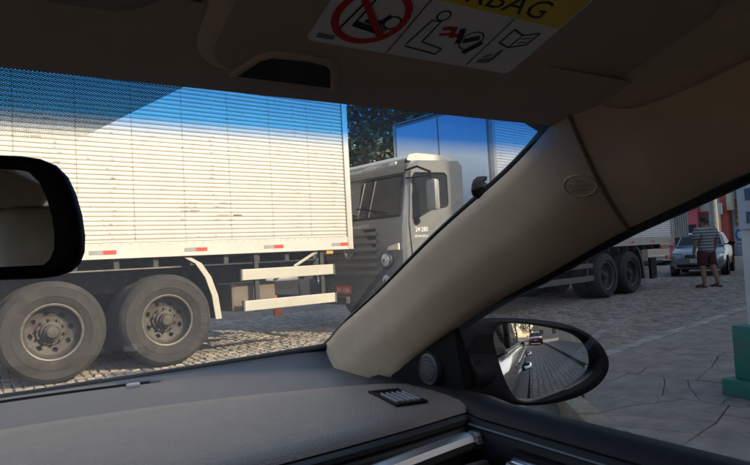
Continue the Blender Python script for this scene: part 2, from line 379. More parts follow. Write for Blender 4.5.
while s < acc[-1]-1:
    L = rs.uniform(.35, .5) if s < acc[15]+.5 else rs.uniform(.8, 1.05)
    a, c = at_len(s+.006), at_len(s+L-.006); d = (c-a).normalized(); nn = Vector((-d.y, d.x))
    M = Matrix.Translation((a.x, a.y, 0)) @ Matrix.Rotation(math.atan2(d.y, d.x)+rs.gauss(0, .012), 4, 'Z')
    q = MB(); q.box(0, -.15, -.05, (c-a).length, .0+rs.uniform(-.008, .008), .128+rs.uniform(-.008, .006), ch=.018, mx=M)
    q.build('kerb_stone', kerb_y_m if a.y > -.5 and a.x < 3.9 else kerb_m, kroot, smooth=40); s += L

# ------------------------------------------------------------------ buildings
cream = mat('cream_render', (.55, .47, .36), .85, var=.1, scale=.7, bump=.1, bscale=30, dirt=(.35, .3, .24), dirt_amt=.1, dirt_scale=.8)
offwhite = mat('offwhite_render', (.64, .64, .60), .85, var=.07, scale=.6, dirt=(.36, .35, .32), dirt_amt=.1, dirt_scale=.7)
pink = mat('pink_paint', (.80, .16, .20), .7, var=.08, scale=.9)
maroon = mat('maroon_paint', (.28, .05, .045), .7, var=.1, scale=.9)
redp = mat('red_brown_paint', (.48, .10, .08), .7, var=.1, scale=.9)
roof_t = mat('roof_clay', (.30, .13, .08), .8, var=.2, scale=2)
dark_open = mat('dark_doorway', (.02, .02, .022), .6)
pane_m = mat('window_pane', (.03, .035, .04), .08, var=0)
frame_w = mat('window_frame_white', (.6, .6, .58), .5)

def building(name, label, x0, y0, x1, y1, h, wm, faces='', rows=2, group=None, roofm=None):
    t = thing(name, label, 'building', ((x0+x1)/2, (y0+y1)/2, 0), 0, group)
    hx, hy = abs(x1-x0)/2, abs(y1-y0)/2
    w = MB(); w.box(-hx, -hy, 0, hx, hy, h); w.build('wall', wm, t)
    r_ = MB(); r_.box(-hx-.12, -hy-.12, h, hx+.12, hy+.12, h+.25, ch=.03); r_.build('cornice', roofm or wm, t)
    for fc in faces:
        ln = hx if fc in 'ns' else hy; k = max(1, int(2*ln/3.2))
        for i in range(k):
            for rr in range(rows):
                u = -ln + (i+.5)*2*ln/k; z = 1.0+rr*3.1
                if z+1.5 > h: continue
                fr = MB(); gl = MB()
                if fc in 'ns':
                    s_ = 1 if fc == 'n' else -1; yy = s_*hy
                    for a in ((u-.6, z-.06, u+.6, z), (u-.6, z+1.3, u+.6, z+1.36), (u-.6, z, u-.54, z+1.3), (u+.54, z, u+.6, z+1.3), (u-.03, z, u+.03, z+1.3)): fr.box(a[0], yy, a[1], a[2], yy+s_*.06, a[3])
                    gl.box(u-.54, yy, z, u+.54, yy+s_*.02, z+1.3)
                else:
                    s_ = 1 if fc == 'e' else -1; xx = s_*hx
                    for a in ((u-.6, z-.06, u+.6, z), (u-.6, z+1.3, u+.6, z+1.36), (u-.6, z, u-.54, z+1.3), (u+.54, z, u+.6, z+1.3), (u-.03, z, u+.03, z+1.3)): fr.box(xx, a[0], a[1], xx+s_*.06, a[2], a[3])
                    gl.box(xx, u-.54, z, xx+s_*.02, u+.54, z+1.3)
                f = fr.build('window', frame_w, t); gl.build('pane', pane_m, f)
    return t
building('corner_shade_building', 'unseen cream two storey building behind the street corner, sized to shade the car', 5.0, -26, 13, -6, 7.15, cream, 'wn', 2)  # out of view; placed and sized so its shadow covers the car
building('street_shade_building', 'unseen off white two storey building, its height set for its shadow on the road', 13.05, -20, 17.45, -6, 7.5, offwhite, 'n', 2)  # unseen; kept low so sunlight still reaches under the nearest truck
building('street_shade_building', 'unseen cream four storey building, shaped to shade the rear truck and the road', 17.5, -11.5, 52, -6, 14.6, cream, 'n', 3)  # unseen; tall and thin so its shadow falls on the rear truck
building('end_building', 'pale cream building at the far end of the street behind the car', 2.2, -58, 9, -48, 7, cream, 'nw', 2)
building('end_building', 'off white low house across the far end of the street', 9.5, -60, 22, -50, 4.2, offwhite, 'n', 1, roofm=roof_t)
building('street_house', 'off white house along the left side of the street behind', -22, -34, -8, -8, 6.5, offwhite, 'en', 2)

# far shop fronts at the end of the cross street, facing back towards the trucks
FX = 40.0
def far(px, py): q = ray(px, py); return EYE + q*(FX/q.x)
def farblock(name, label, pxa, pxb, ztop, m, cat='building', depth=7, dx=0):
    ya, yb = far(pxa, 230).y, far(pxb, 230).y; y0, y1 = min(ya, yb), max(ya, yb)
    t = thing(name, label, cat, (FX+dx, (y0+y1)/2, 0)); h = (y1-y0)/2
    q = MB(); q.box(0, -h, 0, depth, h, ztop); q.build('wall', m, t); return t, h
zf = lambda py, px=710: far(px, py).z
t, h = farblock('pink_shop', 'pink painted shop wall with a white fascia beyond the silver car', 668, 698.5, zf(208, 692), pink)
q = MB(); q.box(-.25, -h, zf(208, 692), 7, h, zf(198, 692), ch=.03); q.build('fascia', white_rail, t)
q = MB(); q.box(-.02, -h+.15, 0, .1, .6, 2.2); q.build('shutter', dark_open, t)
t, h = farblock('white_shop', 'off white two storey shop with maroon ground floor beyond the silver car', 698.8, 723.5, 9.5, offwhite, dx=.3)
q = MB(); q.box(-.12, -h, 0, 0, h, zf(211)); q.build('ground_floor', maroon, t)
for u in (-.5,):
    f = MB()
    for a in ((u-.75, 4.55, u+.75, 4.62), (u-.75, 5.9, u+.75, 5.97), (u-.75, 4.62, u-.69, 5.9), (u+.69, 4.62, u+.75, 5.9)): f.box(-.08, a[0], a[1], 0, a[2], a[3])
    f = f.build('window', frame_w, t); p = MB(); p.box(-.03, u-.69, 4.62, -.001, u+.69, 5.9); p.build('pane', pane_m, f)
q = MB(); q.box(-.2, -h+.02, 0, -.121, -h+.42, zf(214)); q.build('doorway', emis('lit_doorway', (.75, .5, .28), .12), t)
q = MB(); q.box(-.17, -h+.42, 0, -.121, h-.7, 2.35); q.build('shop_opening', dark_open, t)
t, h = farblock('red_pillar', 'tall red brown corner pillar with a cream edge between the shops', 723.8, 731, 10, redp, 'pillar', 2, -.3)
q = MB(); q.box(-.03, -h-.28, zf(212), 2, -h-.001, 10); q.build('cream_edge', mat('cream_edge_paint', (.72, .66, .52), .7), t)
t, h = farblock('poster_wall', 'grey blue wall covered with faded shop posters at the right', 731.9, 760, 10, mat('grey_blue_render', (.30, .34, .39), .85, var=.1, scale=1), 'wall', 6, .1)
def poster(label, pa, pb, ya, yb, cols, kind):
    A, B = far(pa, ya), far(pb, yb); y0, y1 = min(A.y, B.y), max(A.y, B.y); z0, z1 = min(A.z, B.z), max(A.z, B.z)
    t = thing('poster', label, 'poster', (FX+.1-.003, (y0+y1)/2, z0)); h = (y1-y0)/2; H_ = z1-z0
    q = MB(); q.box(-.03, -h, 0, 0, h, H_); q.build('board', cols[0], t)
    p = MB()
    if kind == 'stripes':
        for i in range(4): p.box(-.04, -h*.85, H_*(.12+.21*i), -.031, h*(.85-.2*(i % 2)), H_*(.24+.21*i), 0 if i < 2 else 1)
    elif kind == 'round':
        M = frame(Vector((-.034, 0, H_*.55)), (0, -1, 0), (0, 0, 1))
        p.add([M @ Vector((h*.8*math.cos(a*math.pi/12), H_*.3*math.sin(a*math.pi/12), 0)) for a in range(24)], [tuple(range(24))], 0)
        p.add([M @ Vector((h*.5*math.cos(a*math.pi/12)+.04, H_*.17*math.sin(a*math.pi/12), .004)) for a in range(24)], [tuple(range(24))], 1)
        p.box(-.04, -h*.8, H_*.08, -.031, h*.8, H_*.15, 0)
    else:
        M = frame(Vector((-.034, 0, H_*.6)), (0, -1, 0), (0, 0, 1))
        p.add([M @ Vector((h*.75*math.cos(a*math.pi/10), H_*.22*math.sin(a*math.pi/10), 0)) for a in range(20)], [tuple(range(20))], 0)
        p.box(-.04, -h*.85, H_*.12, -.031, h*.85, H_*.26, 1)
    p.build('print', cols[1:], t)
pm = lambda nme, c: mat(nme, c, .6, var=.2, scale=4)
poster('faded red and grey poster, topmost on the grey blue wall', 733, 745.5, 178, 197, (pm('poster_grey', (.26, .2, .2)), pm('poster_red', (.38, .12, .1)), pm('poster_dark', (.12, .1, .11))), 'blob')
poster('brown poster with yellow bands in the middle of the wall', 733.5, 746, 199, 225, (pm('poster_brown', (.2, .1, .07)), pm('poster_yellow', (.5, .35, .1)), pm('poster_orange', (.4, .17, .08))), 'stripes')
poster('light blue poster with a round blue emblem, lowest on the wall', 733, 744.5, 226, 246, (pm('poster_sky', (.38, .48, .56)), pm('poster_blue', (.06, .16, .36)), pm('poster_pale', (.55, .62, .66))), 'round')
q = MB(); c = far(723, 209); t = thing('shop_sign', 'small white box sign fixed to the red pillar', 'sign', (FX-.75, c.y, c.z)); q.box(-.06, -.33, -.36, .06, .33, .36, ch=.02); q.build('panel', mat('sign_white', (.75, .72, .66), .5), t); q = MB(); q.tube([(.06, 0, .1), (.45, 0, .1)], .025); q.build('bracket', black, t)
# utility poles and wires
pole_m = mat('pole_concrete', (.36, .35, .33), .85, var=.1, scale=2)
def pole(label, x, y, r, h):
    t = thing('utility_pole', label, 'utility pole', (x, y, 0)); q = MB(); q.lathe([(r*1.15, 0), (r*1.0, h*.3), (r*.75, h), (.0, h)], Matrix(), 14); q.build('pole', pole_m, t, smooth=50)
    for i, z in enumerate((h*.62, h*.72)):
        q = MB(); q.box(-.05, -.9, z, .05, .9, z+.1); q.build('crossarm', chassis_m, t)
        for u in (-.75, -.3, .3, .75):
            q = MB(); q.lathe([(.02, 0), (.05, .03), (.035, .08), (.05, .11), (0, .15)], Matrix.Translation((0, u, z+.1)), 8); q.build('insulator', mat('insulator_brown', (.1, .05, .04), .3), t)
c = far(714.5, 230); PX = 37.5; pole('pale concrete utility pole in front of the white shop', PX, c.y*PX/FX, .25, 8.6)
wires = thing('overhead_wires', 'thin dark overhead wires strung across the shop fronts', 'wires', (PX, c.y*PX/FX, 0))
for u, z, dz in ((-.75, 5.55, 0), (.3, 5.5, .5), (.75, 6.45, 0)):
    q = MB(); pts = []
    for i in range(17):
        s_ = i/16; pts.append((4*s_-2, u + 26*(s_-.5), z - .7*4*s_*(1-s_)*.6 + .45 + dz))
    q.tube(pts, .018, 5); q.build('wire', black, wires)
q = MB()
# wall and planting beyond the trucks
t = thing('boundary_wall', 'long dim rendered wall along the far side of the street', 'wall', (0, 15.4, 0))
q = MB(); q.box(-40, 0, 0, 24, .3, 2.3); q.build('wall_face', mat('old_wall', (.19, .165, .135), .9, var=.2, scale=.8, dirt=(.09, .08, .065), dirt_amt=.4, dirt_scale=.7), t)
q = MB(); q.box(-40, -.08, 2.3, 24, .38, 2.42); q.build('coping', mat('coping_stone', (.24, .22, .19), .9), t)
bark = mat('bark', (.075, .055, .04), .9, var=.3, scale=6, bump=.6, bscale=20)
leafm = [mat('leaf_dark', (.024, .04, .016), .6, var=.25, scale=1.2, island=.35), mat('leaf_mid', (.04, .062, .022), .6, var=.25, scale=1.2, island=.35), mat('leaf_light', (.07, .09, .03), .6, var=.25, scale=1.2, island=.3)]
def tree(label, x, y, h, rad, nleaf, seed, low=.28):
    rg = random.Random(seed); t = thing('tree', label, 'tree', (x, y, 0), 0, 'trees beyond the wall')
    tr = MB(); tr.tube([(0, 0, 0), (.1, .05, h*.2), (-.05, .1, h*.45), (.1, 0, h*.75)], [.24, .19, .14, .05], 9); tr.build('trunk', bark, t, smooth=60)
    lb = MB(); cl = []
    for i in range(40):
        a = rg.uniform(0, 6.283); u = rg.uniform(-.9, 1); rr = rad*math.sqrt(max(.05, 1-u*u))*rg.uniform(.45, 1.0)
        p = Vector((rr*math.cos(a), rr*math.sin(a), h*(low+1)/2 + u*h*(1-low)/2)); cl.append((p, rg.uniform(.55, 1.05)*rad*.42))
        if i % 2 == 0:
            z0 = min(h*.7, max(h*.2, p.z-rr*.8)); lb.tube([(0, .05, z0), (p.x*.5, p.y*.5, (z0+p.z)/2+.1), tuple(p)], [.07, .04, .012], 5)
    lb.build('limb', bark, t)
    cr = MB()
    for k in range(nleaf):
        c, r_ = cl[k % len(cl)]
        d = Vector((rg.gauss(0, 1), rg.gauss(0, 1), rg.gauss(0, .8))).normalized()*r_*rg.uniform(.35, 1.08)
        p = c+d; a = Vector((rg.gauss(0, 1), rg.gauss(0, 1), rg.gauss(0, .6))).normalized(); bq = a.orthogonal(); bq.rotate(Matrix.Rotation(rg.uniform(0, 6.28), 3, a))
        L = rg.uniform(.07, .15); e = a*L; f_ = bq*L*.38
        cr.add([p-e, p-f_+e*.1, p+e, p+f_+e*.1], [(0, 1, 2, 3)], rg.choice((0, 0, 1, 1, 2)))
    cr.build('crown', leafm, t); return t
tree('dense dark green tree behind the gap between the two trucks', 12.2, 19.2, 9.5, 3.9, 24000, 1, .08)
tree('tall leafy tree behind the grey cab', 17.6, 21.5, 10.5, 4.2, 20000, 2, .1)
tree('broad leafy tree hidden behind the front truck', 5.2, 20.0, 8.5, 3.8, 7000, 3, .15)
tree('tall dark tree standing behind the dense tree', 16.5, 26.0, 13.5, 4.8, 20000, 5, .1)
tree('leafy tree at the far end of the street behind the car', -2.5, -45, 8, 3.6, 5000, 8, .2)
tree('rounded tree beside the end building behind the car', 1.0, -52, 9, 3.8, 5000, 9, .2)
tree('smaller tree behind the near end of the long wall', -3.5, 19.0, 7.5, 3.2, 5000, 4, .2)

# ------------------------------------------------------------------ trucks
def wheel_parts(parent, x, y, r=.555, side=-1, tm=tyre_m, rm=rim_m, words=True, width=.28, inner=None, z=None):
    """truck wheel; side=-1: outer face towards -y"""
    w = bpy.data.objects.new('wheel', None); COL.objects.link(w); w.parent = parent; w.location = (x, y, z or r)
    if not words: w.rotation_euler.y = rnd.uniform(0, 6.28)
    M = frame(Vector((0, 0, 0)), (1, 0, 0), (0, 0, 1)) if side < 0 else frame(Vector((0, 0, 0)), (-1, 0, 0), (0, 0, 1))
    # local z of M points outwards
    ri = .30
    t = MB(); prof = [(ri, -.02), (ri+.012, .0), (ri+.03, .012), (ri+.06, .026), (r-.16, .040), (r-.155, .043), (r-.15, .0405), (r-.13, .042), (r-.066, .041), (r-.063, .044), (r-.056, .043), (r-.053, .036), (r-.04, .026), (r-.015, .0), (r-.004, -.03)]
    for k in range(5):
        zc = -.035-k*(width-.06)/5; prof += [(r, zc), (r, zc-.03), (r-.014, zc-.034), (r-.014, zc-.042)]
    prof += [(r, -width+.03), (r-.02, -width), (ri, -width+.02)]
    t.lathe(prof, M, 56)
    if inner: t.lathe([(p, zz-inner) for p, zz in prof], M, 40)
    t.build('tyre', tm, w, smooth=35)
    if words:
        q = MB()
        for i, ch in enumerate('GOODYEAR'):
            a = R(32) - i*R(12.5); rr = r-.105
            Mt = M @ Matrix.Rotation(a-math.pi/2, 4, 'Z') @ Matrix.Translation((0, rr, .0435))
            put_text(q, ch, .095, Mt, sx=1.0)
        q.build('lettering', mat('tyre_lettering', (.055, .05, .043), .85, var=.3, scale=12), w)
    rim = MB()
    rim.lathe([(ri+.014, .002), (ri+.004, .008), (ri-.012, .0)], M, 48, 1)
    rim.lathe([(ri-.012, .0), (ri-.02, -.03), (ri-.026, -.10), (ri-.05, -.125)], M, 48)
    NA, rows = 80, [.25, .232, .219, .206, .193, .18, .162]
    base = len(rim.v); dep = lambda q_: -.125 - .03*(.25-q_)/.09
    pts = [M @ Vector((q_*math.cos(2*math.pi*k/NA), q_*math.sin(2*math.pi*k/NA), dep(q_))) for q_ in rows for k in range(NA)]
    fs = []
    for i in range(len(rows)-1):
        for k in range(NA):
            rc = (rows[i]+rows[i+1])/2; aa = (k+.5) % 10 - 5
            if (aa*2*math.pi/NA*rc/.030)**2 + ((rc-.206)/.026)**2 < 1: continue
            fs.append((i*NA+k, i*NA+(k+1) % NA, (i+1)*NA+(k+1) % NA, (i+1)*NA+k))
    rim.add(pts, fs)
    rim.lathe([(.162, -.155), (.15, -.15), (.145, -.13), (.135, -.128), (.12, -.13)], M, 40)
    rim.lathe([(.26, -.19), (.10, -.20)], M, 24, 2)
    rim.build('rim', [rm, rim_edge, chassis_m], w, smooth=35)
    hb = MB(); hb.lathe([(.122, -.13), (.112, -.128), (.11, -.09), (.085, -.08), (.08, -.035), (.062, -.02), (.058, .0), (.03, .006), (0, .006)], M, 28)
    for k in range(10):
        a = 2*math.pi*(k+.5)/10; hb.lathe([(.014, -.13), (.014, -.095), (.008, -.09), (0, -.09)], M @ Matrix.Translation((.138*math.cos(a), .138*math.sin(a), 0)), 6)
    hb.build('hub', rm, w, smooth=40)
    return w

def panel_mesh(name, wdt, z0, z1, m, pitch=.0535, depth=.010):
    q = MB(); prof = [(z0, 0)]; z = z0+.02
    while z+pitch < z1:
        prof += [(z, 0), (z+.005, depth), (z+.010, depth), (z+.020, .0), (z+.036, -.002)]; z += pitch
    prof.append((z1, 0)); prof = [(a, b) for a, b in prof]
    q.grid([[(xx, b, a) for a, b in prof] for xx in (0, wdt)]); return q.mesh(name, m)

def cab(t, W, paint, roofm, x=0, model='24·280', z0=0):
    """cab with its front at x=0, near side y=0 .. far side y=W"""
    side = [(.06, .42), (.0, .62), (-.02, 1.0), (.0, 1.62), (.03, 1.78), (.14, 2.40), (.13, 2.50), (.20, 2.60), (.42, 2.70), (1.42, 2.76), (1.50, 2.68), (1.50, 1.05), (1.42, .98), (1.15, .98), (.95, .92), (.62, .72), (.42, .5), (.4, .42)]
    b = MB(); rows = []
    for y, ins in ((.0, .045), (.05, .012), (.13, 0.0), (W/2, -.03), (W-.13, 0.0), (W-.05, .012), (W, .045)):
        rows.append([(x + (px+ins*(1.6 if px < .5 else -.6)), y, pz - (ins*.7 if pz > 2.5 else 0) + (.03 if pz > 2.65 and .2 < y < W-.2 else 0)) for px, pz in side])
    b.grid(rows, closed=True); b.add(rows[0], [tuple(range(len(side)))]); b.add(rows[-1], [tuple(range(len(side)))[::-1]])
    b.build('cab_body', paint, t, smooth=28)
    # windscreen sits proud of the front slope
    fx = lambda z: x + .03 + (z-1.78)*(.11/.62)
    w = MB(); w.grid([[(fx(z)-.012-.03*math.sin(math.pi*(y-.12)/(W-.24)), y, z) for z in (1.83, 2.1, 2.42)] for y in [.12+(W-.24)*i/8 for i in range(9)]])
    ws = w.build('windscreen', glass_dark, t, smooth=60)
    w = MB()
    for a, c in (((.10, 1.81), (W-.10, 1.81)), ((.10, 2.44), (W-.10, 2.44))):
        w.tube([(fx(a[1])-.008-.03*math.sin(math.pi*(y-.1)/(W-.2)), y, a[1]) for y in [.1+(W-.2)*i/8 for i in range(9)]], .018, 6)
    for y in (.10, W-.10): w.tube([(fx(1.81)-.008, y, 1.81), (fx(2.44)-.008, y, 2.44)], .018, 6)
    w.build('seal', rubber, ws)
    w = MB()
    for y0 in (.35, 1.05): w.tube([(x-.03, y0, 1.82), (x-.01, y0+.30, 1.9), (x+.02, y0+.62, 2.02)], .009, 5); w.tube([(x-.005, y0+.05, 1.88), (x+.015, y0+.75, 2.0)], .012, 5)
    w.build('wiper', black, ws)
    # things seen through the glass: bright seat back and dash paper, as the photograph shows them
    w = MB(); w.box(fx(2.0)-.035, .55, 1.87, fx(2.0)-.028, 1.9, 1.895); w.build('dash_strip', mat('dash_strip_pale', (.5, .48, .42), .6), ws)
    # header over the windscreen with the name
    hd = MB(); hd.grid([[(x+px-(.05)*math.sin(math.pi*min(1, max(0, (y+.02)/(W+.04)))), y, z) for px, z in ((.16, 2.46), (.085, 2.475), (.07, 2.56), (.12, 2.68), (.3, 2.73))] for y in [-.005+(W+.01)*i/12 for i in range(13)]])
    hd = hd.build('sun_header', paint, t, smooth=50)
    q = MB(); put_text(q, 'Constellation', .105, frame(Vector((x+.028, W*.5+.02, 2.615)), (0, -1, 0), (.42, 0, 1)), sx=1.12); q.build('lettering', letter_w, hd)
    for y in (.24, W-.24):
        q = MB(); q.box(x+.06, y-.08, 2.60, x+.16, y+.08, 2.665, ch=.02); q.build('marker_lamp', mat('lamp_lens', (.55, .5, .38), .2), hd)
    rf = MB(); rf.grid([[(x+px, y, z) for px, z in ((.32, 2.735), (.38, 2.80), (.55, 2.835), (1.3, 2.84), (1.46, 2.77))] for y in [.16+(W-.32)*i/8 for i in range(9)]])
    for yy, s_ in ((.16, 1), (W-.16, -1)): rf.add([(x+px, yy, z) for px, z in ((.32, 2.735), (.38, 2.80), (.55, 2.835), (1.3, 2.84), (1.46, 2.77))] + [(x+1.46, yy, 2.70), (x+.32, yy, 2.70)], [tuple(range(7))])
    rf.build('roof_fairing', roofm, t, smooth=50)
    # doors
    for sgn, yb in ((-1, 0), (1, W)):
        Y = lambda d: yb + sgn*d
        d = MB(); out = [(.17, 1.02), (.12, 1.70), (.20, 2.50), (.24, 2.55), (1.06, 2.58), (1.12, 2.53), (1.12, 1.1), (1.06, 1.02)]
        d.prism([(x+a, Y(.001), c) for a, c in out], (0, sgn*.022, 0)); d = d.build('door', paint, t)
        wn = [(.215, 1.86), (.195, 1.76), (.26, 1.755), (.62, 1.90), (1.0, 1.96), (1.03, 2.0), (1.03, 2.46), (.98, 2.50), (.29, 2.47), (.25, 2.43)]
        q = MB(); q.prism([(x+a, Y(.023), c) for a, c in wn], (0, sgn*.004, 0)); q = q.build('door_window', glass_dark, d)
        q = MB(); pts = [(x+a, Y(.027), c) for a, c in wn]; q.tube(pts+[pts[0]], .016, 5); q.build('window_seal', rubber, d)
        q = MB(); q.box(x+.86, Y(.022), 1.62, x+1.02, Y(.05), 1.67, ch=.012); q.build('door_handle', black, d)
        q = MB(); q.lathe([(.0, .05), (.045, .045), (.055, .02), (.05, 0)], frame(Vector((x+.27, Y(.022), 1.71)), (1, 0, 0), (0, 0, 1) if sgn < 0 else (0, 0, -1)), 14); q.build('side_fitting', black, d, smooth=50)  # plain round dark fitting below the window, use unknown
        q = MB(); Mt = frame(Vector((x+.38, Y(.0235), 1.58)), (1, 0, 0) if sgn < 0 else (-1, 0, 0), (0, 0, 1)); put_text(q, model, .105, Mt); Mt = frame(Vector((x+.36, Y(.0235), 1.475)), (1, 0, 0) if sgn < 0 else (-1, 0, 0), (0, 0, 1)); put_text(q, 'ADVANTECH', .05, Mt); q.build('lettering', letter_w, d)
        q = MB(); q.prism([(x+a, Y(.0225), c) for a, c in ((.19, 1.0), (.17, 1.17), (.36, 1.2), (.40, 1.0))], (0, sgn*.004, 0)); q.build('door_sticker', white_rail, d)
        mr = MB(); mr.box(x+.32, Y(.2), 1.86, x+.44, Y(.40), 2.34, ch=.05); mr = mr.build('wing_mirror', mat('mirror_housing_grey', (.2, .195, .185), .5), t, smooth=40)
        q = MB(); q.tube([(x+.1, Y(.0), 2.50), (x+.16, Y(.2), 2.54), (x+.36, Y(.28), 2.46), (x+.38, Y(.28), 2.3)], .02, 6); q.tube([(x+.1, Y(0), 2.38), (x+.36, Y(.27), 2.40)], .014, 6); q.build('arm', black, mr)
        st = MB(); st.box(x+.2, Y(-.2), .5, x+.52, Y(.015), .95, ch=.03); st.box(x+.24, Y(.015), .62, x+.5, Y(.03), .70); st.build('step', grey_plast, t, smooth=40)
    # grille: separate slats in front of a dark panel
    gp = MB(); gp.box(x-.034, .62, .86, x-.02, W-.62, 1.64); gp = gp.build('grille', black, t)
    for i in range(6):
        q = MB(); z = .90+i*.125; q.box(x-.085-.01*(i % 2), .58, z, x-.035, W-.58, z+.062, ch=.018); q.build('grille_slat', mat('slat_grey', (.15, .145, .135), .5, var=.2, scale=5), gp, smooth=40)
    q = MB(); put_text(q, 'ADVANTECH', .07, frame(Vector((x-.035, .97, 1.685)), (0, -1, 0), (0, 0, 1))); q.build('badge', letter_w, gp)
    q = MB(); M = frame(Vector((x-.09, W/2, 1.28)), (0, -1, 0), (0, 0, 1)); q.lathe([(.125, -.01), (.125, .01), (.108, .012), (.108, .0), (0, .0)], M, 28)
    for P in ([(-.075, .085), (-.05, .085), (-.012, -.0), (.012, 0), (.05, .085), (.075, .085), (.02, -.04), (-.02, -.04)], [(-.1, .045), (-.08, .02), (-.045, -.06), (0, .01), (.045, -.06), (.08, .02), (.1, .045), (.05, -.1), (.03, -.1), (0, -.045), (-.03, -.1), (-.05, -.1)]):
        q.prism([M @ Vector((a, c, .001)) for a, c in P], M.to_3x3() @ Vector((0, 0, .008)))
    q.build('emblem', chrome, gp)
    bp = MB(); bp.box(x-.10, .03, .40, x+.2, W-.03, .86, ch=.06); bp.box(x-.115, .7, .46, x-.1, W-.7, .60); bp.build('bumper', grey_plast, t, smooth=40)
    lens = mat('headlamp_glass', (.55, .56, .55), .08, .3, var=.1, scale=20); cham = mat('lamp_reflector', (.75, .75, .75), .15, 1)
    for s_, y in ((1, .36), (-1, W-.36)):
        for z, r_ in ((1.13, .105), (.80, .10)):
            M = frame(Vector((x-.05, y, z)), (0, -1, 0), (0, 0, 1))
            q = MB(); q.lathe([(r_*1.3, -.02), (r_*1.28, .03), (r_*1.05, .045), (r_, .03)], M, 28); h_ = q.build('headlight', grey_plast, t, smooth=40)
            q = MB(); q.lathe([(r_, .028), (r_*.8, .045), (r_*.4, .056), (0, .06)], M, 28); q.build('lens', lens, h_, smooth=60)
            q = MB(); q.lathe([(r_*.45, .058), (r_*.3, .068), (0, .07)], M, 18); q.build('bulb_cap', cham, h_, smooth=60)
        q = MB(); q.prism([(x-.025, y-s_*.28, 1.28), (x-.025, y-s_*.02, 1.28), (x-.025, y-s_*.06, 1.34), (x-.025, y-s_*.28, 1.38)], (-.03, 0, 0)); q.build('turn_signal', mat('clear_amber', (.75, .62, .42), .2), t)
    arch = MB(); arch.tube([(x+1.02+.66*math.cos(a), .0, .55+.66*math.sin(a)) for a in [R(20+14*i) for i in range(11)]], .035, 6); arch.build('wheel_arch', grey_plast, t, smooth=50)

def plate(t, x, y, z, txt):
    q = MB(); q.box(x-.012, y-.2, z-.065, x, y+.2, z+.065, ch=.008); p = q.build('number_plate', mat('plate_red', (.75, .09, .08), .4), t)
    q = MB(); put_text(q, txt, .10, frame(Vector((x-.0135, y, z-.008)), (0, -1, 0), (0, 0, 1)), sx=.95); q.build('plate_lettering', letter_w, p)

